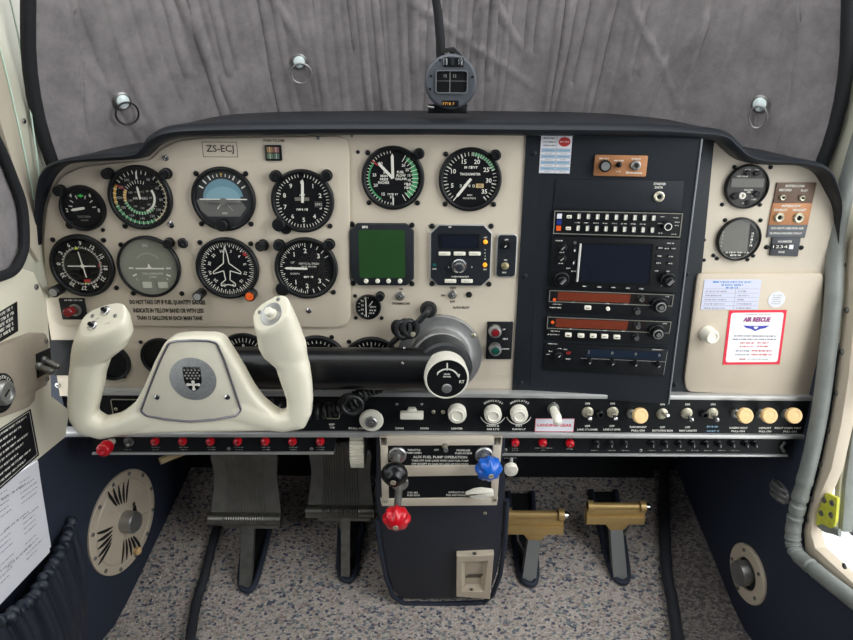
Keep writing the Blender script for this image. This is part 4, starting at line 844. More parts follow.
# nav/com radios
def navcom(label, Q, sp, keys, lampv, kn):
    T = Thing('navcom_radio', label, 'radio', RF, (Q[0][0]+Q[2][0])/2, (Q[0][1]+Q[2][1])/2)
    mb = MB(); mb.prism(qpx(T, Q, .004), 0, .004, BLACK, ch=.0003); W = [lerpq(Q, 0, 0), lerpq(Q, 1, 0), lerpq(Q, 1, sp), lerpq(Q, 0, sp)]; mb.build('case', T)
    mb = MB(); frame_outline(mb, qpx(T, W, .004), .0011, .004, WEDG, .0009); mb.build('bezel_edge', T)
    mb = MB(); mb.prism(qpx(T, [lerpq(Q, .035, .06), lerpq(Q, .80, .06), lerpq(Q, .80, sp-.06), lerpq(Q, .035, sp-.06)], .004), .0035, .0045, mat('smoked_lens', (40, 34, 32), .2)); mb.build('lens', T)
    mb = MB(); mb.prism(qpx(T, [lerpq(Q, .07, .07), lerpq(Q, .655, .07), lerpq(Q, .65, sp-.08), lerpq(Q, .07, sp-.08)], .0045), .0045, .0048, OLED); mb.build('display', T)
    mb = MB(); u, v = lerpq(Q, .045, lampv); x, y = T.p(u, v, .005); mb.flat(circ(x, y, .0024, 12), .0052, ORANGE); mb.build('lamp', T)
    u, v = lerpq(Q, .905, .53); x, y = T.p(u, v, .011)
    mb = MB(); mb.lathe([(.0105, .004), (.0105, .008), (.0095, .009), (.0072, .009), (.007, .015), (.006, .0155), (.0045, .0155), (.0043, .019), (0, .0192)], BEZEL, (x, y, 0), seg=28); mb.lathe([(.0066, .0156), (.0066, .0162), (.0052, .0162), (.0052, .0156)], GREYP, (x, y, 0)); mb.flat(circ(x, y, .0032, 14), .0194, STEEL); mb.build('tuning_knob', T)
    for s, t, rr_ in kn:
        u, v = lerpq(Q, s, t); x, y = T.p(u, v, .008); mb = MB(); mb.lathe([(.0048, .004), (.0048, .005), (.0034, .006), (.0032, .011), (.002, .0112), (0, .0105)], BEZEL, (x, y, 0), seg=20); mb.lathe([(.0032, .0112), (.0032, .0116), (.0022, .0116), (.0022, .0112)], STEEL, (x, y, 0), seg=16); mb.build('small_knob', T)
    for s, t in keys:
        u, v = lerpq(Q, s, t); x, y = T.p(u, v, .006); mb = MB(); mb.prism(rr(x-.0044, x+.0044, y-.0027, y+.0027, .0009), .004, .0075, KNOBC, ch=.0006); mb.words(x-.0024, x+.0024, y, .0015, DKTXT, .0078); mb.build('key', T)
    mb = MB()
    for s, t, L in ((.07, sp+.1, 9), (.06, sp+.25, 12), (.2, sp-.02, 3), (.48, sp-.02, 4), (.63, sp-.02, 4), (.95, .1, 4)): u, v = lerpq(Q, s, t); x, y = T.p(u, v, .005); mb.words(x-L*.00066, x+L*.00066, y, .0015, WHITE, .0052)
    mb.build('lettering', T, smooth=False)
    return T
T = navcom('radio with dark red display and one wide white key, just below the navigator', [(549.5, 290), (674, 294.5), (670.5, 317.5), (548, 312.5)], .52, [(.32, .72)], .42, [(.745, .24, 1), (.725, .8, 1)])
u, v = lerpq([(549.5, 290), (674, 294.5), (670.5, 317.5), (548, 312.5)], .485, .74); mb = MB(); x, y = T.p(u, v, .006); mb.cyl((x, y, 0), .0028, .004, .0065, KNOBC, ch=.0006); mb.build('round_key', T)
navcom('radio with dark red display and five white keys, second below the navigator', [(547.5, 316.5), (671.5, 321.5), (667, 344.5), (546, 339.5)], .52, [(.18, .76), (.285, .77), (.385, .76), (.48, .76), (.58, .77)], .24, [(.735, .26, 1), (.74, .76, 1)])
# transponder
Q = [(545.5, 343), (668, 349), (663.5, 376), (543.5, 370)]
T = Thing('transponder', 'lowest radio in the stack with blue window showing four digits', 'radio', RF, 605, 360)
mb = MB(); mb.prism(qpx(T, Q, .003), 0, .003, BLACK, ch=.0003); mb.build('case', T)
mb = MB(); mb.prism(qpx(T, [lerpq(Q, .34, .15), lerpq(Q, .955, .12), lerpq(Q, .955, .40), lerpq(Q, .34, .43)], .003), .0028, .0036, mat('blue_window', (30, 40, 54), .2)); mb.build('window', T)
mb = MB()
for i, s in enumerate('2000'): u, v = lerpq(Q, .36+i*.193, .25); x, y = T.p(u, v, .004); mb.text(s, x, y, .0062, GREYP, .0038)
u, v = lerpq(Q, .195, .33); x, y = T.p(u, v, .004); mb.text('C7', x, y, .005, REDM, .0038, bold=.05)
for s, t, L in ((.06, 0.02, 10), (.05, .3, 4), (.12, .18, 4), (.17, .2, 4), (.03, .42, 4), (.195, .55, 5), (.92, .05, 11)): u, v = lerpq(Q, s, t); x, y = T.p(u, v, .004); mb.words(x-L*.00066, x+L*.00066, y, .0016, WHITE, .0038)
mb.bar(T.p(*lerpq(Q, .3, .5), .004), T.p(*lerpq(Q, 1, .48), .004), .0006, .0036, GREYP); mb.bar(T.p(*lerpq(Q, 1, .1), .004), T.p(*lerpq(Q, 1, .95), .004), .0006, .0036, GREYP); mb.build('lettering', T, smooth=False)
for i in range(4):
    u, v = lerpq(Q, .375+i*.19, .62); x, y = T.p(u, v, .009); mb = MB(); mb.lathe([(.0042, .003), (.0036, .008), (.002, .013), (0, .0135)], BEZEL, (x, y, 0), seg=14); mb.bar((x-.001, y-.001), (x+.001, y+.001), .0018, .0138, GREYP); mb.build('code_knob', T)
u, v = lerpq(Q, .115, .5); knob(T, u, v, 4.4, .010, base=.003, mark=(.7, .7), name='mode_knob')

# ================================================================== RIGHT PANEL
BRN = mat('brown_bezel', (62, 44, 40), .4)
T = gauge('fuel_computer', 'round brown rimmed digital fuel computer, upper right panel', 746, 186.5, 22, 0, face=mat('fuel_face', (34, 28, 27), .5), screws=[(-15, -19), (21, -19), (-21, 18), (17, 18)], thick=.08); r = T.r; z = T.z+.0003
mb = MB(); mb.box(-r*.8, r*.8, -r*.02, r*.4, z, z+.0006, GREYLCD); mb.build('display', T); mb = marks()
for s, y, x in (('MODE', .82, -.1), ('TEST', .82, .35), ('FUEL FLOW', .5, -.3), ('GALLONS', -.15, .1), ('REM', -.26, .15), ('ADD', -.45, .4), ('USED', -.62, .45), ('LB', -.8, -.05)): mb.text(s, x*r, y*r, r*.1, WHITE, z+.0002, bold=.02)
mb.build('lettering', T, smooth=False)
for a, b, q, m in ((-.12, .68, .13, BEZEL), (.32, .66, .13, BEZEL), (-.55, -.45, .17, BEZEL), (.5, -.35, .15, BEZEL), (.15, -.78, .12, BEZEL)):
    mb = MB(); mb.lathe([(r*q, z), (r*q, z+.003), (r*q*.7, z+.004), (0, z+.004)], m, (a*r, b*r, 0), seg=16); mb.build('button', T)
mb = MB(); mb.lathe([(r*.16, z), (r*.16, z+.005), (r*.1, z+.005), (r*.09, z+.002), (0, z+.002)], WHITE, (-r*.22, -r*.42, 0), seg=20); mb.build('dial_knob', T)
T = gauge('engine_monitor', 'round grey screened engine monitor below the fuel computer', 738, 239, 22, 0, face=GREYLCD, screws=[(-16, -19), (19, -19), (-22, 17), (18, 17), (-18, 20), (13, 21)], thick=.08); r = T.r; z = T.z+.0003
mb = marks(); mb.flat([(r*.45, r*.8), (r*.75, r*.5), (r*.95, 0), (r*.75, -r*.5), (r*.55, -r*.7)], z, BEZEL); mb.flat(ccw([(-r*.7, -r*.62), (r*.6, -r*.62), (r*.3, -r*.9), (-r*.35, -r*.9)]), z+.0001, BEZEL)
for i in range(5): mb.text('EGT.'[i % 3:i % 3+1] or 'E', -r*.82, r*(.35-.17*i), r*.11, WHITE, z+.0003); mb.words(r*.58, r*.72, r*(.3-.15*i), r*.1, WHITE, z+.0003)
mb.words(-r*.55, r*.6, -r*.66, r*.08, WHITE, z+.0003); mb.words(-r*.3, r*.25, -r*.8, r*.09, WHITE, z+.0003); mb.build('markings', T, smooth=False)
# intercom jacks
T = Thing('intercom_jack_plate', 'brown over copper plate marked INTERCOM with four jack sockets', 'intercom', PF, 791, 213)
mb = MB(); mb.prism(qpx(T, [(776.5, 182.5), (816, 182.5), (811.5, 203), (772.5, 203)]), 0, .002, BROWN, ch=.0003); mb.build('record_plate', T, label='dark brown upper plate')
mb = MB(); mb.prism(qpx(T, [(772.3, 203), (811.5, 203), (807, 224.5), (768, 224.5)]), 0, .0022, COPPER, ch=.0003); mb.build('headset_plate', T, label='copper lower plate')
for u, v, k_ in ((783, 197.5, 3), (802.5, 198, 3), (779.5, 217.5, 4.8), (799, 218, 5.2)):
    mb = MB(); x, y = T.p(u, v, .004); q = k_*T.k; mb.lathe([(q, .002), (q, .0045), (q*.8, .0055), (q*.5, .0052), (q*.45, .0025), (0, .0025)], mat('nickel_ring', (196, 190, 168), .35, .6), (x, y, 0), seg=22); mb.flat(circ(x, y, q*.44, 14), .0028, VOID); mb.build('jack', T)
mb = MB()
for s, u, v, fw in (('INTERCOM', 795, 186, 18), ('RECORD', 785.5, 190, 12), ('PLAY', 804.5, 190.5, 7), ('INTERCOM', 791, 206, 18), ('CO-PILOT', 780.5, 210, 13), ('HEADSET', 799.5, 210, 13)): x, y = T.p(u, v, .0025); mb.text(s, x, y, .0042, WHITE, .0026, bold=.03, fit=fw*.00133)
mb.build('lettering', T, smooth=False)
T = Thing('hour_meter', 'small grey hour meter with counter below the intercom sockets', 'meter', PF, 787, 240)
mb = MB(); mb.prism(qpx(T, [(768, 224.5), (807.3, 224.5), (804, 237.5), (766.2, 237)]), 0, .0018, mat('slate_grey', (88, 90, 94), .5), ch=.0003); mb.build('upper_plate', T)
mb = MB(); mb.prism(qpx(T, [(771.5, 237.2), (799.5, 237.5), (796.5, 256), (768.5, 255)]), 0, .0035, mat('dark_slate', (58, 60, 66), .5), ch=.0006); mb.build('case', T)
mb = MB(); mb.prism(qpx(T, [(772.5, 244), (794.5, 244.5), (793.5, 249.5), (772, 249)], .004), .0035, .0042, BEZEL); x, y = T.p(782, 246.7, .004); mb.text('12343', x, y, .0055, WHITE, .0044, fit=.024); mb.prism(qpx(T, [(789.6, 244.8), (793.8, 244.9), (793, 249.2), (789, 249)], .0045), .0042, .0046, PAPER); mb.build('counter', T, smooth=False)
mb = MB()
for s, u, v, fw, z in (('DO NOT USE FOR AIR', 787.5, 228.3, 32, .0019), ('FLYING HOURS ONLY', 786, 233.3, 32, .0019), ('HOURMETER', 785, 241.5, 14, .0036), ('HOURS', 781.5, 252, 6, .0036)): x, y = T.p(u, v, z); mb.text(s, x, y, .0036, WHITE, z+.0001, bold=.02, fit=fw*.00133)
mb.build('lettering', T, smooth=False)
for u, v in ((766.5, 247), (801, 247.5)):
    mb = MB(); x, y = T.p(u, v); mb.screw(x, y, .0032, 0, BEZEL); mb.build('screw', T)
# glove box
T = Thing('glovebox_door', 'beige glove box door with rounded corners and two paper labels on it', 'glove box', PF, 755, 335)
mb = MB(); mb.prism(roundpoly(qpx(T, [(697, 273.5), (824, 273), (819, 384), (811, 398), (687, 392), (684, 380)], .006), .008, 6), 0, .007, BEIGE2, ch=.003); mb.build('door', T)
mb = MB(); x, y = T.p(709, 336, .016); mb.lathe([(.0115, .007), (.0115, .009), (.0098, .012), (.0098, .021), (.0085, .0235), (.006, .0235), (.0055, .0225), (0, .0225)], KNOBC, (x, y, 0), (.12, .02, 1), seg=32); mb.build('knob', T, label='ivory round knob')
GH = .0072
T = Thing('inspection_label', 'pale lilac table label at the upper left of the glove box door', 'label', PF, 730, 294, GH)
mb = MB(); P4 = [(704.5, 279.5), (761.5, 279.5), (757.5, 309.5), (700.5, 309.5)]; mb.prism(qpx(T, P4), 0, .0004, LILAC)
def L2(s, t): return T.p(*lerpq(P4, s, t))
for s, t, L, m in ((.5, .08, .7, BLUEP), (.5, .18, .38, BLUEP), (.5, .27, .22, BLUEP)): a = L2(s-L/2, t); b = L2(s+L/2, t); mb.words(a[0], b[0], a[1], .0026, m, .0005)
for i in range(5):
    t = .36+i*.14; mb.bar(L2(0.02, t-.05), L2(.98, t-.05), .0004, .0005, GREYP); a = L2(.05, t+.03); b = L2(.05+random.uniform(.25, .45), t+.03); mb.words(a[0], b[0], a[1], .0018, mat('grey_print', (120, 120, 128), .6), .0005); a = L2(.62, t+.03); b = L2(.62+random.uniform(.12, .3), t+.03); mb.words(a[0], b[0], a[1], .002, MATS['grey_print'], .0005)
mb.bar(L2(.57, .31), L2(.57, .98), .0004, .0005, GREYP); mb.build('label', T, smooth=False)
T = Thing('rescue_sticker', 'white sticker with red border reading AIR RESCUE on the glove box door', 'sticker', PF, 755, 337.5, GH)
P4 = [(729, 310.3), (786.8, 309.8), (779.5, 364.3), (722.5, 364.6)]; mb = MB(); mb.prism(qpx(T, P4), 0, .0004, mat('bright_red_print', (226, 34, 62), .5)); inn = [lerpq(P4, .045, .045), lerpq(P4, .955, .045), lerpq(P4, .955, .955), lerpq(P4, .045, .955)]
mb.prism(roundpoly(qpx(T, inn), .004), .0004, .0005, mat('sticker_white', (238, 236, 236), .5))
c = L2(.5, .17); mb.text('AIR RESCUE', c[0], c[1], .0088, PURP, .0008, sx=.8, bold=.05, skew=.12, fit=.0365)
a = L2(.28, .075); b = L2(.74, .075); mb.words(a[0], b[0], a[1], .0014, GREYP, .0007)
w1 = [(-1, .0), (-.35, -.1), (-.3, -.0), (.3, .0), (.35, -.1), (1, .0), (.7, -.35), (.4, -.42), (0, -.75), (-.4, -.42), (-.7, -.35)]; c = L2(.5, .28)
mb.flat([(c[0]+a_*.018, c[1]+b_*.0105) for a_, b_ in [(-1, 0), (-.3, -.08), (0, -.8), (-.35, -.5), (-.75, -.35)]], .0007, BINK); mb.flat([(c[0]+a_*.018, c[1]+b_*.0105) for a_, b_ in [(1, 0), (.3, -.08), (0, -.8), (.35, -.5), (.75, -.35)]], .0007, BINK); mb.flat([(c[0]+a_*.018, c[1]+b_*.0105) for a_, b_ in [(-.32, -.05), (.32, -.05), (.12, -.55), (0, -.8), (-.12, -.55)]], .0006, BINK); mb.flat([(c[0]+a_*.018, c[1]+b_*.0105) for a_, b_ in [(-.2, -.18), (0, -.12), (.2, -.18), (.08, -.5), (-.08, -.5)]], .0009, PAPER)
for t, L, m, h in ((.47, .72, NAVP, .0018), (.53, .76, NAVP, .0018), (.80, .0, NAVP, .0016)):
    if L: a = L2(.5-L/2, t); b = L2(.5+L/2, t); mb.words(a[0], b[0], a[1], h, m, .0007)
for t, xs in ((.60, ((.26, .5), (.56, .78))), (.665, ((.26, .5), (.56, .78)))):
    for p, q_ in xs: a = L2(p, t); b = L2(q_, t); mb.words(a[0], b[0], a[1], .0022, REDP, .0007)
for t in (.745, .815): a = L2(.2, t); b = L2(.45, t); mb.words(a[0], b[0], a[1], .0018, NAVP, .0007); a = L2(.48, t); b = L2(.84, t); mb.words(a[0], b[0], a[1], .0025, REDP, .0007)
a = L2(.28, .9); b = L2(.42, .9); mb.words(a[0], b[0], a[1], .0024, REDM, .0007); a = L2(.43, .9); b = L2(.78, .9); mb.words(a[0], b[0], a[1], .0016, GREYP, .0007); mb.build('sticker', T, smooth=False)
T = Thing('round_sticker', 'round white faded sticker at upper right of the glove box door', 'sticker', PF, 776.5, 299.5, GH); mb = MB(); mb.prism(circ(0, 0, .0115, 32), 0, .0004, PAPER)
for i in range(5): mb.words(-.006, .006, .006-.003*i, .0013, GREYP, .0005)
mb.build('sticker', T, smooth=False)

# ================================================================== LOWER SWITCH PANEL
SH = 0
T = Thing('lower_control_panel', 'long black lower switch panel with silver rails under the instrument panel', 'switch panel', SF, at=(0, 0, 0)); SP = T
mb = MB(); mb.prism([T.p(*q) for q in [(100, 393), (420, 394.5), (818, 399), (813, 437), (420, 434), (100, 433)]], -.012, 0, BLACK); mb.build('plate', T)
mb = MB(); mb.prism([T.p(*q) for q in [(72, 390), (420, 391.8), (817, 396), (817, 400.5), (420, 396.3), (72, 394.5)]], -.010, .003, TRIM, ch=.001); mb.build('upper_rail', T)
mb = MB(); mb.prism([T.p(*q) for q in [(62, 430.5), (420, 431), (806, 434), (806, 438), (420, 436.2), (62, 435.8)]], -.012, .005, TRIM, ch=.0018); mb.build('lower_rail', T)
lettering = [('UP', 371, 396.9, 0), ('UP', 397, 404.2, 2.5), ('UP', 422, 404.2, 2.5), ('DOWN', 399.5, 428.3, 8), ('DOWN', 424.5, 428.3, 8), ('LIGHTER', 457, 428.5, 11), ('PULL-OFF', 357.5, 428.3, 17), ('RADIO &', 493, 425.8, 12), ('RMI LTG', 493, 429.2, 12), ('INST', 519, 425.8, 6.5), ('FLOOD LT', 519, 429.2, 13), ('UP', 554, 403.3, 3),
 ('ON', 587.5, 403.5, 4.5), ('OFF', 587.5, 426, 5), ('LAND LT LOWER', 587.5, 429.5, 20), ('ON', 612.5, 403.5, 4.5), ('OFF', 612, 426, 5), ('LAND LT UPPER', 612, 429.5, 17), ('TAXI MOUNT', 638, 427, 17), ('PULL-ON', 638, 430.5, 13), ('ON', 662.5, 404.3, 4.5), ('OFF', 662.5, 427.2, 5), ('ROTATING BCN', 662.5, 430.6, 20), ('ON', 687.5, 404.3, 4.5), ('OFF', 687.5, 427.2, 5), ('NAV LIGHTS', 688, 430.6, 17), ('ON', 713, 404.3, 4.5),
 ('CABIN HEAT', 738.5, 427.8, 18), ('PULL-ON', 738, 431.2, 13), ('DEFROST', 765, 428, 12), ('PULL-ON', 765, 431.4, 12), ('RIGHT CABIN VENT', 788, 428, 26), ('PULL-ON', 790, 431.5, 13)]
for s, u, v, fw in lettering:
    if not fw: continue
    mb = MB(); x, y = T.p(u, v, .0002); mb.text(s, 0, 0, .0042, WHITE, .0003, bold=.03, fit=fw*.00148); o = mb.build('lettering', T, smooth=False); o.location = (x, y, 0)
mb = MB(); x, y = T.p(713, 426.5); mb.words(x-.009, x+.009, y, .003, LBLUE, .0004); x, y = T.p(713, 431); mb.words(x-.009, x+.009, y, .003, LBLUE, .0004); mb.build('pale_blue_lettering', T, smooth=False)
for cx, s in ((493, 'MODULATES'), (519, 'MODULATES')):
    mb = MB(); x, y = T.p(cx, 413); k = .00148
    mb.arc(x, y, 12*k, 13*k, 110, 250, .0003, WHITE)
    for i, ch in enumerate(s):
        a = -38+i*9.5; mb.text(ch, x+13.5*k*math.sin(R(a)), y+13.5*k*math.cos(R(a)), .0038, WHITE, .0003, rot=-a, bold=.03)
    mb.build('dial_scale', T, smooth=False)
for u, v in ((116, 409), (332.5, 410), (433.5, 411.8), (443, 411.8)):
    mb = MB(); x, y = T.p(u, v); mb.screw(x, y, .0028, 0, mat('nickel_ring', (196, 190, 168), .35, .6)); mb.build('screw', T)
mb = MB(); a, b = T.p(418, 397); c, d = T.p(418.5, 431); mb.box(a, a+.0008, d, b, 0, .0004, RADIO); mb.build('joint', T)
# windows in left part of the switch panel
for nm, lab, (u0, v0, u1, v1) in (('fuel_quantity_window', 'small framed fuel quantity window behind the yoke foot, left of the hub', (112, 399, 150, 416)), ('flap_indicator', 'small framed indicator window right of the right yoke horn', (325.5, 402, 339.5, 418.5))):
    T = Thing(nm, lab, 'indicator', SF, (u0+u1)/2, (v0+v1)/2); x0, x1, y0, y1 = rectpx(T, u0, v0, u1, v1)
    mb = MB(); frame_outline(mb, rr(x0, x1, y0, y1, .003), .0009, 0, mat('nickel_ring', (196, 190, 168), .35, .6), .0015); mb.build('frame', T); mb = MB(); mb.prism(rr(x0+.001, x1-.001, y0+.001, y1-.001, .002), 0, .0006, DIAL); mb.words((x0+x1)/2-.004, (x0+x1)/2+.004, (y0+y1)/2, .003, YELLOW, .0008); mb.build('dial', T, smooth=False)
    if nm == 'flap_indicator': mb = MB(); x, y = T.p(332, 425.5); mb.text('ELEV', x, y+.002, .004, WHITE, .0003, bold=.03); mb.text('TAB', x, y-.0032, .004, WHITE, .0003, bold=.03); mb.build('lettering', T, smooth=False)
def axis_to(T, u, v, h, base=0.0):
    p = T.p3(u, v, h); return p
def pullknob(name, label, u, v, uf, vf, rpx, h, m, group, fr=SF, ring=True):
    T = Thing(name, label, 'knob', fr, u, v, 0, group=group); p = axis_to(T, uf, vf, h); ax = p.normalized(); L = p.length; k = rpx*T.k
    mb = MB(); mb.lathe([(k*.62, 0), (k*.62, .003), (k*.4, .004), (k*.35, .0045)], STEEL, (0, 0, 0), seg=20); mb.build('collar', T)
    mb = MB(); mb.lathe([(k*.28, 0), (k*.28, L-k*.6)], STEEL, (0, 0, 0), ax, 12); mb.build('shaft', T)
    mb = MB(); mb.lathe([(k*.45, L-k*1.0), (k*.7, L-k*.9), (k*.98, L-k*.55), (k, L-k*.2), (k*.92, L-k*.02), (k*.62, L), (k*.56, L-k*.05), (0, L-k*.02)], m, (0, 0, 0), ax, 32); mb.build('knob', T); return T
# big cream disc with grey centre (parking brake)
T = Thing('pull_knob', 'large cream disc knob with grey screwed centre below the control column', 'knob', SF, 372, 417); k = T.k
mb = MB(); mb.lathe([(k*4, 0), (k*4, .006)], STEEL, seg=20); mb.build('shaft', T); mb = MB(); mb.lathe([(k*7, .005), (k*11.2, .007), (k*12, .010), (k*11, .013), (k*8, .0145), (k*6.3, .0145)], KNOBC, seg=40); mb.build('disc', T)
mb = MB(); mb.lathe([(k*6.3, .0140), (k*6.2, .017), (k*5.2, .0185), (k*2.4, .0185), (k*2, .0175), (0, .0175)], ALU, seg=28); mb.screw(0, 0, .0028, .0175, STEEL); mb.build('centre_cap', T)
T = Thing('flap_lever', 'cream horizontal bar lever between UP and DOWN marks on the switch panel', 'lever', SF, 412, 412); k = T.k
mb = MB(); mb.lathe([(k*6.5, 0), (k*6.5, .006), (k*5, .008)], KNOBC, seg=6); mb.build('hub', T); mb = MB(); mb.prism(rr(-k*11.5, k*11.5, -k*3.7, k*3.7, k*1.2), .006, .014, KNOBC, ch=.0015); mb.build('handle', T)
KG = 'ivory knobs on the switch panel'
T = Thing('round_knob', 'ivory knob marked LIGHTER on the switch panel', 'knob', SF, 457, 411.5, group=KG); k = T.k
def ivory(T, r=9):
    k = T.k*r; mb = MB(); mb.lathe([(k, 0), (k, .010), (k*.93, .013), (k*.72, .0135), (k*.66, .0145), (k*.58, .0145), (k*.5, .013), (0, .013)], KNOBC, seg=36); mb.build('knob', T)
ivory(T, 9.2)
T = Thing('round_knob', 'left of the two ivory knobs under arched MODULATES lettering', 'knob', SF, 492.5, 412, group=KG); ivory(T, 8.6)
T = Thing('round_knob', 'right of the two ivory knobs under arched lettering, beside the landing gear placard', 'knob', SF, 518.5, 412, group=KG); ivory(T, 8.6)
# landing gear placard and lever
T = Thing('landing_gear_placard', 'white placard with pink letters LANDING GEAR on the switch panel', 'placard', SF, 554.5, 425); x0, x1, y0, y1 = rectpx(T, 535, 418.5, 574, 431.5)
mb = MB(); mb.box(x0, x1, y0, y1, 0, .0005, PAPER); frame_outline(mb, [(x0, y0), (x1, y0), (x1, y1), (x0, y1)], .0006, .0004, REDP, .0002); mb.text('LANDING GEAR', 0, 0, .0065, REDP, .0007, bold=.02, fit=(x1-x0)*.88); mb.build('placard', T, smooth=False)
T = Thing('landing_gear_lever', 'cream tapered lever hanging over the landing gear placard', 'lever', SF, 553, 408)
mb = MB(); mb.lathe([(.0085, 0), (.0085, .003), (.006, .004)], STEEL, seg=20); mb.build('collar', T)
mb = MB(); tgt = T.p3(558, 425, .032); mb.tube([(0, 0, 0), (0.0002, -.0005, .012), tuple(Vector(tgt)*.55+Vector((0, .004, .008))), tuple(Vector(tgt)*.85+Vector((0, .001, .003))), tuple(tgt)], [.0052, .0062, .0066, .0062, .0035], KNOBC, 16); mb.build('handle', T)
TG = 'chrome toggles on the switch panel'
for lab, u, v, lev in (('chrome toggle marked LAND LT LOWER, first right of the landing gear lever', 587.5, 412, (.1, -.35)), ('chrome toggle marked LAND LT UPPER, second right of landing gear lever', 612.5, 412, (.15, -.35)), ('chrome toggle pushed up, right of the tan TAXI knob', 662, 413.5, (.22, .32)), ('chrome toggle marked NAV LIGHTS pointing down right', 686.5, 413, (.3, -.4)), ('chrome toggle above pale blue lettering, nearest the row of three tan knobs', 712, 413, (.25, -.35))):
    toggle('toggle_switch', lab, SF, u, v, 5.3, lev, group=TG, L=.016, nut=mat('nickel_ring', (196, 190, 168), .35, .6))
for lab, u, v in (('small black socket between the first two chrome toggles', 599, 413), ('small black socket beside the toggle with pale blue lettering', 703.5, 413.5)):
    T = Thing('socket', lab, 'socket', SF, u, v); mb = MB(); mb.lathe([(.0055, 0), (.0055, .006), (.0045, .007), (.003, .007), (.003, .002), (0, .002)], BEZEL, (0, 0, 0), (.1, 0, 1) if u < 650 else (0, 0, 1), seg=20); mb.build('barrel', T)
TK = 'tan pull knobs on the switch panel'
pullknob('pull_knob', 'single tan pull knob left of the up-pointing toggle', 631, 413, 641.5, 416, 7.8, .028, KNOBT, TK)
pullknob('pull_knob', 'tan pull knob marked CABIN HEAT, left of the row of three', 735, 413, 746.5, 416, 7.8, .028, KNOBT, TK)
pullknob('pull_knob', 'tan pull knob marked DEFROST, middle of the row of three', 760, 413, 770.5, 416, 7.8, .026, KNOBT, TK)
pullknob('pull_knob', 'tan pull knob marked RIGHT CABIN VENT, right of the row of three', 785, 413, 795, 416, 7.8, .026, KNOBT, TK)
# ---- breaker rails
def railpart(name, label, P, reds, blacks, texts, extra=None):
    T = Thing(name, label, 'circuit breakers', BF, P[0][0], P[0][1]); mb = MB(); mb.prism(qpx(T, P), -.01, 0, BLACK); mb.build('plate', T)
    b0, b1 = P[3], P[2]; mb = MB(); mb.prism(qpx(T, [(b0[0], b0[1]-.6), (b1[0], b1[1]-.6), (b1[0], b1[1]+1.2), (b0[0], b0[1]+1.2)]), -.012, .004, TRIM, ch=.0006); mb.build('edge_strip', T)
    for u, v in reds:
        mb = MB(); x, y = T.p(u, v, .004); mb.lathe([(.0062, 0), (.0062, .003), (.0055, .006), (.0025, .0075), (.0025, .0065), (0, .0065)], RED, (x, y, 0), seg=20); mb.flat(circ(x-.0005, y-.0012, .0015, 10), .0079, ALU); mb.build('breaker_button', T, label='red breaker button')
    for u, v in blacks:
        mb = MB(); x, y = T.p(u, v, .004); mb.lathe([(.0052, 0), (.0052, .002), (.0036, .003), (.0034, .008), (.0024, .0085), (0, .0085)], BEZEL, (x, y, 0), seg=16); mb.bar((x+.0006, y+.0012), (x+.0014, y-.0026), .001, .0088, GREYP); mb.build('breaker_button', T, label='black breaker button')
    mb = MB()
    for u, v, L in texts: x, y = T.p(u, v); mb.words(x-L*.00075, x+L*.00075, y, .0017, GREYP, .0003)
    mb.build('lettering', T, smooth=False); return T
tx = [(u, 449.6, 7) for u in (128, 156, 184, 212, 239, 266.5, 294, 321)]+[(u, 447.2, 9) for u in (156, 184, 212, 239, 266.5, 294, 321)]
T = railpart('circuit_breaker_rail', 'lower left black rail with row of seven red breakers', [(93, 436), (337, 435.5), (334, 452), (93, 452.5)], [(154.5, 442), (182, 442), (209.8, 442), (237.3, 442), (265, 442), (292.2, 442), (320, 442)], [], tx)
for u, v in ((229, 448.6), (311.5, 448.8)):
    mb = MB(); x, y = T.p(u, v); mb.screw(x, y, .0026, 0, STEEL); mb.build('screw', T)
toggle('toggle_switch', 'steel toggle left of the first red breaker on the lower left rail', BF, 129, 441.5, 4.6, (.2, -.1), L=.012, leverm=STEEL)
tx = [(515, 448.2, 6), (544, 448, 18), (570, 449, 7), (515, 450.3, 6), (544, 450.2, 5)]+[(u, 450.4, 8) for u in (595, 612, 626, 652, 667, 681, 695, 708, 722, 735)]
T = railpart('circuit_breaker_rail', 'lower right black rail with three red breakers and black breakers beside them', [(504, 437), (790, 438.5), (787, 454.5), (502, 453.5)], [(515.3, 443), (543, 443.2), (570.2, 443.8)], [(u-2, 444.5) for u in (598.6, 612.6, 627, 654, 667.5, 681, 694.7, 708, 721, 734.5, 748, 757)], tx)
for u, v in ((505.5, 449.8), (640.5, 450.3)):
    mb = MB(); x, y = T.p(u, v); mb.screw(x, y, .0026, 0, STEEL); mb.build('screw', T)
mb = MB(); mb.tube([T.p3(785, 442, .004), T.p3(781, 447, .003), T.p3(784.5, 452, .003)], .0022, STEEL, 8); mb.build('end_clip', T)
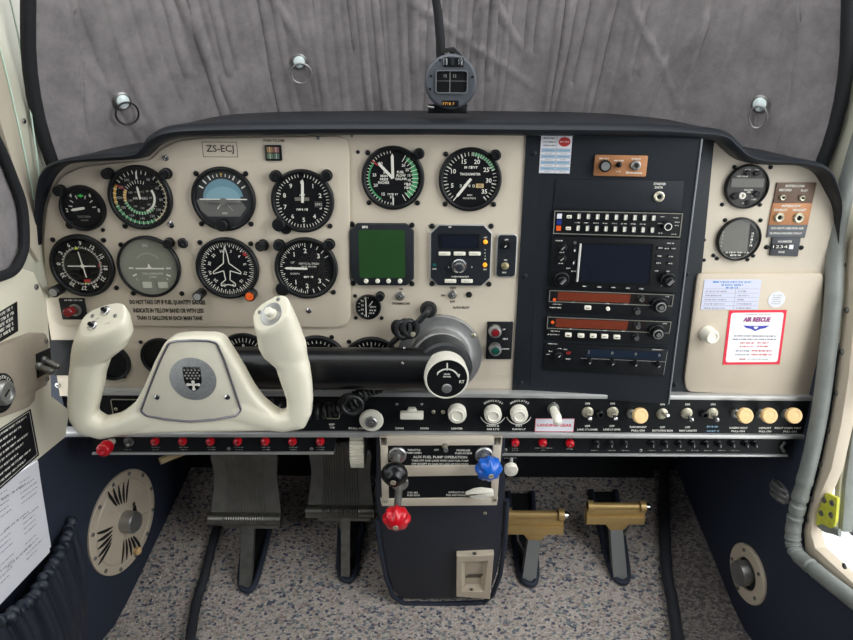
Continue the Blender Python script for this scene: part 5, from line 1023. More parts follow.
# red handle at the left, ribbed trim wheel, small cream pull
T = Thing('red_pull_knob', 'red knob with cream stem hanging at the left end of the breaker rail', 'knob', BF, 112, 441)
mb = MB(); tg = T.p3(103.5, 450, .03); mb.tube([(0, 0, 0), Vector(tg)*.6], .0058, KNOBC, 12); mb.build('stem', T)
mb = MB(); t = Vector(tg); ax = t.normalized(); L = t.length; mb.lathe([(.006, L*.5), (.0098, L*.55), (.0102, L*.72), (.0075, L*.76), (.0075, L*.85), (.010, L*.9), (.0102, L*1.05), (.008, L*1.15), (.004, L*1.17), (0, L*1.1)], RED, (0, 0, 0), ax, 9); mb.build('knob', T, sharp=50)
T = Thing('trim_wheel', 'cream ribbed trim wheel edge below the switch panel left of the pedestal', 'trim wheel', PF, 356, 440)
zc = -.028; mb = MB(); V = []; Fs = []; n = 172; w_ = .0105; Rw = .034
for i in range(n):
    a = 2*math.pi*i/n; q = Rw+(.0030 if (i//2) % 2 else 0)
    for xx in (-w_, -w_*.9, w_*.9, w_): V.append((xx, q*math.cos(a)*(1 if abs(xx) < w_ else .96), q*math.sin(a)*(1 if abs(xx) < w_ else .96)))
for i in range(n):
    j = (i+1) % n
    for k2 in range(3): Fs.append((i*4+k2, j*4+k2, j*4+k2+1, i*4+k2+1))
Fs.append(tuple(i*4 for i in range(n))); Fs.append(tuple(i*4+3 for i in range(n))[::-1])
mb.add(V, Fs, mat('trim_wheel_ivory', (226, 222, 204), .45)); o = mb.build('wheel', T, sharp=25); x, y = T.p(356.5, 455, zc+Rw); o.location = (x, y, zc)
T = Thing('small_pull_knob', 'small ivory knob on short stem just right of the pedestal', 'knob', BF, 511, 458)
mb = MB(); mb.box(-.012, .010, -.006, .006, -.004, 0, BLACK); mb.words(-.010, -.002, 0, .002, GREYP, .0004); mb.words(.001, .008, 0, .002, GREYP, .0004); mb.tube([(0, 0, 0), tuple(T.p3(511, 468, .012))], .003, STEEL, 8); mb.build('bracket', T)
mb = MB(); p = T.p3(511, 470, .020); mb.lathe([(.005, -.008), (.0095, -.006), (.0105, 0), (.0095, .003), (0, .0045)], KNOBC, tuple(p), (0, -.2, 1), seg=28); mb.build('knob', T)

# ================================================================== CONTROL COLUMN AND YOKE
T = Thing('control_column', 'black horizontal control arm tube with grey casting and white ringed trim knob', 'control column', PF, 440, 354); k = T.k; COLT = T
mb = MB(); mb.lathe([(k*42, 0), (k*42, .005), (k*41, .007), (k*33, .0075), (k*30, .010), (k*28, .020), (k*26, .022)], CAST, (0, 0, 0), seg=56); mb.build('casting', T)
for u, v in ((473.5, 335.5), (412, 338)):
    mb = MB(); x, y = T.p(u, v, .008); mb.screw(x, y, .0032, .0072, mat('nickel_ring', (196, 190, 168), .35, .6)); mb.build('screw', T)
p1 = T.p3(447, 379, .083); ax = p1.normalized(); L = p1.length
mb = MB(); mb.lathe([(k*27, .02), (k*27, .052), (k*25, .056), (k*20, .058)], mat('dark_casting', (52, 53, 55), .4, .5, var=.2, vscale=60), (0, 0, 0), ax, 40); mb.build('housing', T)
c = T.p3(440, 369, .048); e2 = T.p3(170, 369, .048); rt = .0285
mb = MB(); x_end = e2.x; mb.tube([(c.x+.018, c.y, c.z), (c.x, c.y, c.z), (c.x-.1, c.y, c.z), (x_end, c.y, c.z)], [rt*.9, rt, rt, rt], GLOSSB, 40); mb.build('arm_tube', T, sharp=60)
for u, v in ((403.5, 356), (402.5, 365), (349, 331)):
    if u < 380: continue
    mb = MB(); x, y = T.p(u, v, .075); mb.lathe([(.0022, 0), (.0018, .002), (0, .0022)], CHROME, (x, y, math.sqrt(max(0, rt**2-(y-c.y)**2))+c.z-.0003), (0, (y-c.y)/rt, math.sqrt(max(0, 1-((y-c.y)/rt)**2))), 12); mb.build('rivet', T)
for xo in (.03, .12): pass
mb = MB(); q = 1.0; r = 22.5*T.k*.92
mb.lathe([(r*.92, L-.026), (r, L-.024), (r, L-.004), (r*.985, L-.001), (r*.92, L), (r*.89, L-.0008)], mat('ivory_ring', (214, 210, 196), .35), (0, 0, 0), ax, 48); mb.build('knob_ring', T)
KF_ = Frame(PF.world(Vector(T.o)+ax*L), Vector((1, 0, 0)), Vector((0, 0, 1)))
mb = MB(); o = ax*(L-.0006); mb.lathe([(r*.90, -.003), (r*.90, 0), (0, 0)], DIAL, o, ax, 40)
z = o.z+.0012; cx, cy = o.x, o.y
mb.build('knob_face', T)
mb = MB(); mb.arc(cx, cy-r*.05, r*.5, r*.57, -62, 62, z, WHITE); mb.bar((cx, cy+r*.42), (cx, cy+r*.78), r*.06, z, WHITE)
for s in (-1, 1): a = (cx+s*r*.48, cy+r*.20); mb.flat([(a[0]-r*.1, a[1]+r*.05), (a[0]+r*.1, a[1]+r*.05), (a[0]+s*r*.05, a[1]-r*.14)], z, WHITE)
mb.text('NOSE', cx, cy+r*.24, r*.1, WHITE, z, bold=.03); mb.text('DOWN', cx, cy+r*.12, r*.1, WHITE, z, bold=.03); mb.text('LT', cx-r*.66, cy-r*.12, r*.2, WHITE, z, bold=.02); mb.text('RT', cx+r*.66, cy-r*.12, r*.2, WHITE, z, bold=.02); mb.build('dial_marks', T, smooth=False)
mb = MB(); mb.lathe([(r*.23, 0), (r*.2, .0015), (0, .0018)], ALU, (cx, cy-r*.48, o.z), ax, 24); mb.build('centre_screw', T)

YC = YF.loc(192, 385); T = Thing('control_yoke', 'cream moulded control yoke with two horns and central emblem plate', 'control yoke', YF, 192, 385); YT = T; k = T.k
hub = [(166, 341), (174, 336), (191, 334.3), (214, 334.6), (223, 337.5), (231, 350), (241, 366), (253, 388), (262, 400), (274, 410), (285, 416), (286, 428), (262, 429.5), (230, 430), (190, 430.5), (150, 432), (125, 433.5), (112, 432), (112, 420), (124, 412), (136, 402), (145, 386), (156, 360)]
def loft(mb, rings, m, seg=28):
    V = []; Fs = []
    for c, U, W in rings:
        for j in range(seg):
            a = 2*math.pi*j/seg; ca, sa = math.cos(a), math.sin(a); e = .76
            V.append(c+U*(math.copysign(abs(ca)**e, ca))+W*(math.copysign(abs(sa)**e, sa)))
    for i in range(len(rings)-1):
        for j in range(seg):
            j2 = (j+1) % seg; Fs.append((i*seg+j, i*seg+j2, (i+1)*seg+j2, (i+1)*seg+j))
    Fs.append(tuple(range(seg))[::-1]); Fs.append(tuple(range((len(rings)-1)*seg, len(rings)*seg))); mb.add(V, Fs, m)
def ring(u, v, h, a, th, b, tilt):
    c = T.p3(u, v, h); U = Vector((math.cos(R(th)), math.sin(R(th)), 0))*a*k
    up = Vector((-math.sin(R(th)), math.cos(R(th)), 0)); W = (up*tilt+Vector((0, 0, -1))*math.sqrt(1-tilt*tilt)).normalized()*b; return (c, U, W)
LH = [ring(103, 319, .012, 24, 18, .020, .66), ring(103, 326, .009, 28, 16, .021, .5), ring(103, 338, .004, 30, 10, .021, .3), ring(99.5, 350, 0, 28, 10, .020, .12), ring(91, 361, -.002, 19, 6, .018, 0), ring(88, 373, -.002, 17, 0, .018, 0), ring(86.5, 388, -.002, 16.5, 0, .017, 0), ring(84.5, 402, -.002, 15.5, 3, .016, 0), ring(84.5, 413, -.002, 15.3, 20, .016, 0), ring(89, 422, -.002, 15, 47, .0155, 0), ring(104, 427.3, -.002, 11.8, 78, .015, 0), ring(122, 423.5, -.002, 11, 97, .0145, 0), ring(142, 417.5, -.002, 15, 95, .014, 0), ring(160, 410, -.002, 19, 90, .013, 0)]
RH = [ring(271, 312, .012, 20.5, 30, .019, .66), ring(274, 319, .009, 20.5, 22, .020, .5), ring(278.5, 331, .004, 21, 8, .020, .3), ring(282.5, 345, 0, 23, 0, .020, .12), ring(285.5, 356, -.002, 21.5, -4, .019, 0), ring(293, 366, -.002, 16.8, -5, .018, 0), ring(297, 383, -.002, 15, 0, .017, 0), ring(300, 398, -.002, 13, -5, .016, 0), ring(299.5, 409, -.002, 13, -22, .016, 0), ring(296, 417.5, -.002, 13.5, -47, .0155, 0), ring(282, 421, -.002, 10.8, -80, .015, 0), ring(266, 417, -.002, 13.5, -95, .0145, 0), ring(250, 411, -.002, 17, -92, .014, 0), ring(230, 405, -.002, 20, -90, .013, 0)]
mb = MB(); loft(mb, LH, YOKE); loft(mb, RH, YOKE); mb.prism(roundpoly([T.p(*q) for q in hub], .004), -.014, .010, YOKE, ch=.006)
tmp = mb.build('yoke_raw'); md = tmp.modifiers.new('r', 'REMESH'); md.mode = 'VOXEL'; md.voxel_size = .0016
md = tmp.modifiers.new('s', 'SMOOTH'); md.factor = .6; md.iterations = 9
dg = bpy.context.evaluated_depsgraph_get(); dg.update(); me = bpy.data.meshes.new_from_object(tmp.evaluated_get(dg)); bpy.data.objects.remove(tmp)
me.name = 'handwheel'; me.materials.clear(); me.materials.append(YOKE); me.polygons.foreach_set('use_smooth', [True]*len(me.polygons)); me.polygons.foreach_set('material_index', [0]*len(me.polygons))
o = bpy.data.objects.new('handwheel', me); COL.objects.link(o); o.parent = T.e
pp = [(168.5, 343), (176, 341), (192, 340.3), (208, 340.8), (216.5, 343), (224, 360), (232, 383), (241, 410), (236, 415.5), (215, 419.5), (190, 421.5), (165, 419), (146, 415.5), (140.5, 411), (150, 385), (160, 360)]
P = [T.p(u, v, .011) for u, v in pp]; P = roundpoly(P, .003)
mb = MB(); mb.prism(offs(ccw(P), .0015), .006, .0112, YPLATE, ch=.0004); mb.build('centre_plate', T)
mb = MB(); mb.tube([(x, y, .0112) for x, y in ccw(P)], .0015, mat('dull_chrome_trim', (150, 148, 156), .3, .9), 8, closed=True); mb.build('plate_trim', T)
cx, cy = T.p(193, 379, .0115); re = 22.8*k
mb = MB(); mb.lathe([(re, .0110), (re, .0120), (re*.97, .0123), (0, .0123)], mat('grey_speckled_disc', (160, 162, 162), .45, .5, var=.12, vscale=300), (cx, cy, 0), seg=56); mb.build('emblem_disc', T)
mb = MB(); w_, h_ = 8.8*k, 13.4*k; zc = .0125
sh = [(-1, 1), (1, 1), (1, -.1), (.85, -.45), (.5, -.78), (0, -1), (-.5, -.78), (-.85, -.45), (-1, -.1)]; mb.flat([(cx+a*w_, cy+b*h_) for a, b in sh], zc, DIAL)
for j in range(4):
    for i in range(5):
        dx = (-.8+i*.4+(.2 if j % 2 else 0))*w_; dy = (.74-j*.22)*h_
        if abs(dx) < .9*w_: mb.flat([(cx+dx, cy+dy+h_*.1), (cx+dx+w_*.15, cy+dy), (cx+dx, cy+dy-h_*.1), (cx+dx-w_*.15, cy+dy)], zc+.0002, GREYP)
mb.bar((cx-w_, cy+h_*.92), (cx+w_, cy+h_*.92), h_*.08, zc+.0002, GREYP)
for a, b in (((0, -.18), (0, -.8)), ((-.62, -.42), (.62, -.42))): mb.bar((cx+a[0]*w_, cy+a[1]*h_), (cx+b[0]*w_, cy+b[1]*h_), w_*.26, zc+.0002, WHITE)
for a in ((0, -.2), (0, -.78), (-.6, -.42), (.6, -.42)): mb.flat(circ(cx+a[0]*w_, cy+a[1]*h_, w_*.2, 10), zc+.0003, WHITE)
mb.text('BEECH', cx, cy+h_*.9, h_*.17, DIAL, zc+.0004, bold=.03, fit=w_*1.7); mb.build('shield_emblem', T, smooth=False)
for u, v in ((156.8, 397), (227.3, 397)):
    mb = MB(); x, y = T.p(u, v, .0115); mb.screw(x, y, .0036, .0112, CHROME); mb.build('screw', T)
def hornframe(rg):
    c, U, W = rg; X = U.normalized(); Yv = W.normalized(); n = X.cross(Yv); n = n if n.z > 0 else -n; Yv = n.cross(X)
    return Matrix(((X.x, Yv.x, n.x, c.x), (X.y, Yv.y, n.y, c.y), (X.z, Yv.z, n.z, c.z), (0, 0, 0, 1)))
def hornpart(mb, nm, M, label=None):
    o = mb.build(nm, YT, label=label); o.matrix_local = M; return o
ML = hornframe(LH[0]); MR = hornframe(RH[0])
mb = MB(); mb.prism(circ(0, 0, 22.5*k, 40, .0185), -.002, -.0002, YPLATE, ch=.0004); hornpart(mb, 'switch_plate', ML)
for x, y in ((-.013, -.005), (.003, .010)):
    mb = MB(); mb.lathe([(.0062, -.001), (.0062, .0012), (.005, .0022), (.003, .0025)], CHROME, (x, y, 0), seg=22); mb.lathe([(.0022, .002), (.0020, .005), (.0024, .0065), (0, .007)], DIAL, (x, y, 0), seg=18); hornpart(mb, 'horn_button', ML)
for x, y in ((-.014, .009), (.016, -.001)):
    mb = MB(); mb.screw(x, y, .0026, -.0004, STEEL); hornpart(mb, 'screw', ML)
mb = MB(); mb.words(-.010, -.004, .003, .0016, GREYP, .0001); mb.words(.002, .009, -.008, .0016, GREYP, .0001); hornpart(mb, 'lettering', ML)
mb = MB(); mb.prism(circ(0, 0, 19*k, 40, .0175), -.002, -.0002, YPLATE, ch=.0004); hornpart(mb, 'switch_plate', MR)
mb = MB(); mb.lathe([(.0145, -.001), (.0145, .0008), (.0138, .0012), (.006, -.0002)], ALU, (0, -.003, 0), seg=40); mb.lathe([(.0055, -.001), (.0052, .006), (.0045, .008), (0, .0084)], KNOBC, (0, -.002, 0), seg=24); hornpart(mb, 'horn_button', MR, 'cream button in brushed metal ring')
for x, y in ((-.014, .008), (.013, .011)):
    mb = MB(); mb.screw(x, y, .0026, -.0004, STEEL); hornpart(mb, 'screw', MR)
mb = MB(); p = T.p3(192, 369, 0); mb.lathe([(.022, -.075), (.022, -.012)], GLOSSB, (p.x, p.y, 0), seg=28); mb.build('hub_shaft', T)
# coiled cord
T = Thing('coiled_cord', 'black coiled cord hanging under the control arm tube', 'cord', PF, 300, 400)
path = resample([T.p3(*q) for q in [(212, 398, .045), (236, 399, .046), (262, 405, .050), (300, 412, .042), (330, 410, .040), (348, 404, .042), (366, 392, .040), (380, 385, .034)]], 14)
pts = []; n = len(path); turns = 30
for i in range(n*9-9):
    t = i/(n*9-9)*(n-1); i0 = min(int(t), n-2); c = path[i0].lerp(path[i0+1], t-i0); tg = (path[i0+1]-path[i0]).normalized(); a = 2*math.pi*turns*i/(n*9-9); up = Vector((0, 0, 1)); sd = tg.cross(up).normalized(); up2 = sd.cross(tg); rr_ = .0085+.001*math.sin(i*.03); pts.append(c+sd*math.cos(a)*rr_+up2*math.sin(a)*rr_)
mb = MB(); mb.tube(pts, .0024, RUBBER, 6); mb.build('coil', T)
T = Thing('cord_loop', 'black cord loops hanging beside the large cream disc knob', 'cord', PF, 350, 402)
mb = MB(); pts = []
for i in range(90): a = i/90*2*math.pi*2.5; pts.append(T.p3(349+i*.06, 403, .064)+Vector((math.cos(a)*.013, math.sin(a)*.013, i*.0001)))
mb.tube(pts, .0026, RUBBER, 8); mb.build('cord', T)
T = Thing('cable_bundle', 'knotted black cable bundle leaving a rubber grommet above the grey casting', 'cable', PF, 428.5, 309)
k = T.k; mb = MB(); mb.lathe([(k*8.5, 0), (k*8.5, .004), (k*7, .008), (k*4, .009)], RUBBER, seg=28); mb.build('grommet', T)
mb = MB(); mb.tube(resample([T.p3(*q) for q in [(429, 308, .004), (428, 311, .02), (421, 319, .022), (414, 326, .020), (408, 332, .018), (400, 336, .016), (392, 343, .014), (388, 350, .01)]], 6), .0042, RUBBER, 10); mb.build('cable', T)
mb = MB(); pts = []
for i in range(140): a = i/140*2*math.pi*4.2; pts.append(T.p3(397+i*.11, 330-i*.02, .022)+Vector((math.cos(a)*.008, math.sin(a)*.011, .006*math.cos(a*.5+1))))
mb.tube(pts, .0034, RUBBER, 8); mb.build('knot', T)
mb = MB(); q = T.p3(413, 334, .034); mb.lathe([(.0035, 0), (.003, .003), (0, .0035)], mat('nickel_ring', (196, 190, 168), .35, .6), tuple(q), seg=14); mb.build('terminal', T)

# ================================================================== PEDESTAL
BOOT = ['']
def onfloor(u, v, up=.014):
    d = _f + RT*((u-426.5)/F) - UP*((v-320)/F); t = .5
    for _ in range(40):
        p = CAM+d*t; e = p.z-(floor_z(p.y)+up); t += e/abs(d.z)*.8
        if abs(e) < 1e-5: break
    return CAM+d*t
pt = QF.loc(440, 437); kb = onfloor(440, 606, 0.0); kb.x = 0; ktop = QF.world(pt)
KY = (Vector((0, ktop.y, ktop.z))-kb).normalized(); KF = Frame((0, ktop.y, ktop.z), (1, 0, 0), KY)
T = Thing('pedestal', 'navy leather covered centre pedestal with rounded lower corners and small air outlet', 'pedestal', KF, 442, 520)
po = [(376, 437), (506, 437), (505.5, 500), (503, 540), (498, 575), (492, 592), (484, 600), (404, 601), (393, 594), (386, 575), (380, 540), (375, 500)]
mb = MB(); mb.prism(roundpoly(qpx(T, po), .008), -.16, 0, NAVY, ch=.009); mb.build('leather_body', T)
mb = MB(); mb.tube([T.p3(u, v, -.004) for u, v in [(377, 520), (380, 545), (386, 577), (393, 596), (404, 603.5), (440, 604), (484, 602.5), (493, 594), (500, 575), (505, 540), (507, 500)]], .0042, NAVYW, 10); mb.build('piping', T, label='navy piping along the bottom edge')
va = [(456.5, 551), (493.5, 549), (490, 593.5), (486, 594.5), (480, 592), (456, 591)]
inner = [(461.5, 556.5), (487.5, 555.5), (484, 586.5), (461.5, 586.5)]
Po = ccw(qpx(T, va)); Pi = ccw(qpx(T, inner)); mb = MB()
Ro = ccw(roundpoly(Po, .002)); 
def polyrings(mb, rings, m, cap=True):
    n = len(rings[0][0]); V = [(x, y, z) for P, z in rings for x, y in P]; Fs = []
    for q in range(len(rings)-1):
        for i in range(n): j = (i+1) % n; Fs.append((q*n+i, q*n+j, (q+1)*n+j, (q+1)*n+i))
    if cap: Fs.append(tuple(range((len(rings)-1)*n, len(rings)*n)))
    mb.add(V, Fs, m)
a4 = ccw(qpx(T, [(456.5, 551), (493.5, 549.5), (489.5, 594), (456, 591.5)])); c4 = [(sum(p[0] for p in Pi)/4, sum(p[1] for p in Pi)/4)]
deep = [((p[0]-c4[0][0])*.72+c4[0][0], (p[1]-c4[0][1])*.72+c4[0][1]-.003) for p in Pi]
k0 = min(range(4), key=lambda i: (Vector(Pi[i])-Vector(a4[0])).length); Pi = Pi[k0:]+Pi[:k0]; deep = deep[k0:]+deep[:k0]
polyrings(mb, [(a4, 0), (a4, .009), (offs(a4, .001), .0105), (Pi, .0105), (Pi, .009), (deep, .001)], BEIGE2); mb.build('outlet_frame', T, sharp=25)
mb = MB()
for i in range(7): a = T.p(466+i*2.2, 578, .003); mb.bar((a[0], a[1]), (a[0]+.006, a[1]+.010), .0016, .0026, VOID)
mb.build('outlet_grille', T, smooth=False)
for u, v in ((474.5, 553), (471.5, 589)):
    mb = MB(); x, y = T.p(u, v, .0105); mb.screw(x, y, .0034, .0105, STEEL); mb.build('screw', T)
mb = MB(); x, y = T.p(485, 513); mb.screw(x, y, .003, 0, mat('nickel_ring', (196, 190, 168), .35, .6)); mb.build('screw', T)
T = Thing('engine_control_panel', 'beige framed black panel on the pedestal reading AUX FUEL PUMP OPERATION', 'control panel', QF, 440, 471)
mb = MB(); mb.prism(qpx(T, [(382, 440), (499, 440), (495, 502), (384, 502)]), 0, .003, BLACK); mb.build('back_plate', T)
Z0 = .006
def piece(P, nm='frame'): mb.prism(P, 0, Z0, BEIGE, ch=.0012)
mb = MB(); O = [T.p(379.5, 438, Z0), T.p(502.5, 438, Z0), T.p(497, 505.5, Z0), T.p(382, 506, Z0)]
def q2(u, v): return T.p(u, v, Z0)
piece([q2(379.5, 437), q2(502.5, 437), q2(502, 445.5), q2(380, 446)]); piece([q2(380, 499.5), q2(498, 498), q2(497, 505.5), q2(382, 506.5)]); piece([q2(380, 437), q2(387.5, 437), q2(389, 506), q2(382, 506)]); piece([q2(493.5, 437), q2(502.5, 437), q2(497, 505), q2(490.5, 505)]); piece([q2(387, 466.5), q2(493, 466), q2(492, 475.5), q2(388, 477)])
mb.build('frame', T)
mb = MB()
for s, u, v, fw in (('THROTTLE', 414, 450, 13), ('PUSH OPEN', 414, 452.8, 15), ('ON', 437.5, 443.5, 4), ('OFF', 436.5, 449.8, 5), ('PROPELLER', 463.5, 450.3, 14), ('PUSH IN RPM', 463.5, 453.2, 17), ('AUX FUEL PUMP OPERATION', 440, 457, 55), ('TAKE-OFF AND LAND WITH AUX FUEL PUMP', 440, 460.6, 58), ('OFF EXCEPT IN CASE OF LOSS OF ENG PRESS', 440, 463.9, 58), ('FUEL MIX', 413, 492.5, 11), ('PUSH RICH', 413.5, 495.2, 13), ('ALTERNATE AIR', 456.5, 492.2, 17), ('PULL AND RELEASE', 456, 495, 20)):
    x, y = T.p(u, v, .003); mb = MB(); mb.text(s, x, y, .0056 if 'AUX FUEL PUMP O' in s else .0042, WHITE, .0033, bold=.03, fit=fw*.00144); mb.build('lettering', T, smooth=False)
mb = MB(); x, y = T.p(445, 445, .005); mb.lathe([(.006, .003), (.006, .005), (.004, .006)], mat('brassy_metal', (190, 178, 140), .35, .7), (x, y, 0), seg=6); d = T.p3(446, 450.5, .022)-Vector((x, y, .004)); mb.tube([(x, y, .004), tuple(Vector((x, y, .004))+d*.6), tuple(Vector((x, y, .004))+d)], [.0022, .003, .0034], ALU, 12); mb.build('pump_toggle', T)
def engctl(name, label, u, v, uf, vf, h, shape, m, rk, shaftm=STEEL):
    T = Thing(name, label, 'engine control', QF, u, v, .003); p = T.p3(uf, vf, h); ax = p.normalized(); L = p.length; k = T.k
    mb = MB(); mb.lathe([(9*k, 0), (9*k, .003), (8*k, .0045), (4.5*k, .005)], ALU, seg=32)
    for a in (20, 110, 200, 290): mb.flat(circ(6.4*k*math.cos(R(a)), 6.4*k*math.sin(R(a)), .0012, 8), .0052, VOID)
    mb.build('collar', T)
    mb = MB(); mb.tube([(0, 0, 0), tuple(ax*(L-.012))], 3.6*k, shaftm, 16); mb.build('shaft', T)
    r = rk*k; mb = MB()
    if shape == 'disc':
        mb.lathe([(r*.35, L-.026), (r*.85, L-.024), (r*1.02, L-.017), (r, L-.012), (r*.86, L-.008), (r*.68, L-.006), (r*.62, L-.002), (r*.45, L+.001), (0, L+.0015)], m, (0, 0, 0), ax, 48)
    else:
        prof = [(.35, -.024), (.8, -.022), (1, -.015), (1, -.008), (.82, -.002), (.62, .001), (.4, .004), (0, .005)]; seg = 72; t = Vector((0, 1, 0)); X = t.cross(ax).normalized(); Y = ax.cross(X); V = []; Fs = []
        for pr, pz in prof:
            for i in range(seg):
                a = 2*math.pi*i/seg; lob = 1+(.10*math.cos(a*8) if pr > .75 else 0); V.append(X*(max(pr, 1e-4)*r*lob*math.cos(a))+Y*(max(pr, 1e-4)*r*lob*math.sin(a))+ax*(L+pz))
        for q in range(len(prof)-1):
            for i in range(seg): j = (i+1) % seg; Fs.append((q*seg+i, q*seg+j, (q+1)*seg+j, (q+1)*seg+i))
        mb.add(V, Fs, m)
    mb.build('knob', T, sharp=70)
    mb = MB(); top = L+(.0015 if shape == 'disc' else .0045); mb.lathe([(.0042, -.001), (.004, .001), (.002, .0014), (0, .0008)], mat('nickel_ring', (196, 190, 168), .35, .6), tuple(ax*top), ax, 18); mb.build('screw', T)
engctl('throttle_control', 'smooth black round throttle knob at the left of the pedestal', 397.5, 454.5, 393.3, 482, .056, 'disc', GLOSSB, 12.8)
engctl('mixture_control', 'red scalloped mixture knob hanging lowest on the pedestal', 399.5, 482, 396, 525, .074, 'lobe', RED, 12.2)
engctl('propeller_control', 'blue scalloped propeller knob at the right of the pedestal', 484, 454.5, 490.5, 474, .040, 'lobe', BLUE, 12.4)
T = Thing('alternate_air_handle', 'cream pointed handle at the lower right of the pedestal panel', 'handle', QF, 481, 491.5, .003)
mb = MB(); x, y = T.p(481, 494, .016); mb.tube([(0, 0, 0), (x*.5, y*.5, .008), (x, y, .014)], .005, KNOBC, 12); mb.build('stem', T)
mb = MB(); P = [T.p(*q, .018) for q in [(465, 494.5), (474, 490.5), (481, 489.5), (493.5, 491), (494, 496), (483, 499.5), (474, 498.5)]]; mb.prism(roundpoly(P, .002), .012, .020, KNOBC, ch=.0025); mb.build('handle', T)

# ================================================================== RUDDER PEDALS
def ribpedal(label, u0, u1, v0, v1, rollv, stem, group):
    T = Thing('rudder_pedal', label, 'pedal', PD, (u0+u1)/2, rollv, 0, group=group)
    nx, ny = 140, 14; V = []; Fs = []; a = T.p(u0, rollv); b = T.p(u1, rollv); top = T.p((u0+u1)/2, v0)[1]; w0 = b[0]-a[0]
    for j in range(ny+1):
        t = j/ny; y = top*t; sh = 0.95+.05*math.cos(t*6) if t < .82 else .98-(t-.82)*1.9
        for i in range(nx+1):
            s = -1+2*i/nx; inner = abs(s) < .6; rib = .0016*(1 if (math.sin(s*75) > 0) else 0) if inner else 0.0008
            V.append(((a[0]+b[0])/2+s*w0/2*sh, y, .012-.020*math.sin(t*math.pi/1.1)*.6-.02*t+rib))
    n = nx+1
    for j in range(ny):
        for i in range(nx): Fs.append((j*n+i, j*n+i+1, (j+1)*n+i+1, (j+1)*n+i))
    mb = MB(); mb.add(V, Fs, DKMET); o = mb.build('ribbed_pad', T, sharp=20); s_ = o.modifiers.new('t', 'SOLIDIFY'); s_.thickness = .006; s_.offset = -1
    r = .0115; mb = MB(); pts = []; rs = []; N = 60
    for i in range(N+1):
        s = -1+2*i/N; pts.append(((a[0]+b[0])/2+s*w0/2*1.03, 0, .014)); rs.append(r*(1 if abs(s) > .55 or i % 2 else .9))
    mb.tube(pts, rs, STEEL if '1' in 'x' else mat('worn_roll', (120, 118, 112), .35, .75, var=.15, vscale=50), 20); mb.build('roll', T)
    mb = MB(); mb.box(a[0]+w0*.14, b[0]-w0*.05, -.026, -.006, -.006, .008, DKMET, ch=.002); mb.build('bracket', T)
    (us, ub, vb, wd) = stem; x0 = T.p(us, rollv+12)[0]; pb = onfloor(ub, vb, 0); yb = pb.z-T.o.y; zb = .12-pb.y
    mb = MB(); x1 = pb.x-T.o.x; V = []
    kk = .0018*wd/2
    for (x, y, z) in ((x0, -.02, 0), (x1, yb, zb)):
        V += [(x-kk, y, z+.008), (x+kk, y, z+.008), (x+kk*.9, y, z-.012), (x-kk*.9, y, z-.012)]
    mb.add(V, [(0, 1, 5, 4)[::-1], (1, 2, 6, 5)[::-1], (2, 3, 7, 6)[::-1], (3, 0, 4, 7)[::-1], (0, 3, 2, 1)[::-1], (4, 5, 6, 7)[::-1]], STEEL); mb.build('arm', T, smooth=False)
    mb = MB(); mb.tube([(x0-.018, -.03, -.02), (x0-.012, -.075, -.03), (x0-.004, yb*.8, -.03)], .0035, DKMET, 8); mb.build('brake_rod', T)
    boot(ub, vb, T); return T
def boot(ub, vb, T0, flip=1):
    """dark slot in the carpet with a navy piped edge around the pedal arm"""
    w = onfloor(ub, vb+3, 0); xc = w.x; yc = w.y
    B = Thing('pedal_boot', 'navy edged carpet slot around the arm of the '+BOOT[0], 'boot', WORLD, at=(xc, yc, floor_z(yc)), group=None)
    o = B.e; n = 14; P = []
    for i in range(n+1):
        t = -math.pi/2+math.pi*i/n-math.pi/2
    P = [(-.022, .16), (-.018, .06), (-.012, .01), (.002, -.004), (.014, .004), (.020, .05), (.027, .16)]
    def zz(y): return floor_z(yc+y)-floor_z(yc)+.004
    V = [(x, y, zz(y)) for x, y in P]; mb = MB(); mb.add(V, [tuple(range(len(V)))[::1]], VOID); mb.add([(x, y, z-.02) for x, y, z in V], [tuple(range(len(V)))], VOID); mb.build('slot', B, smooth=False)
    mb = MB(); mb.tube(resample([(x, y, zz(y)+.003) for x, y in P], 6), .0055, NAVYW, 10); mb.build('edging', B)

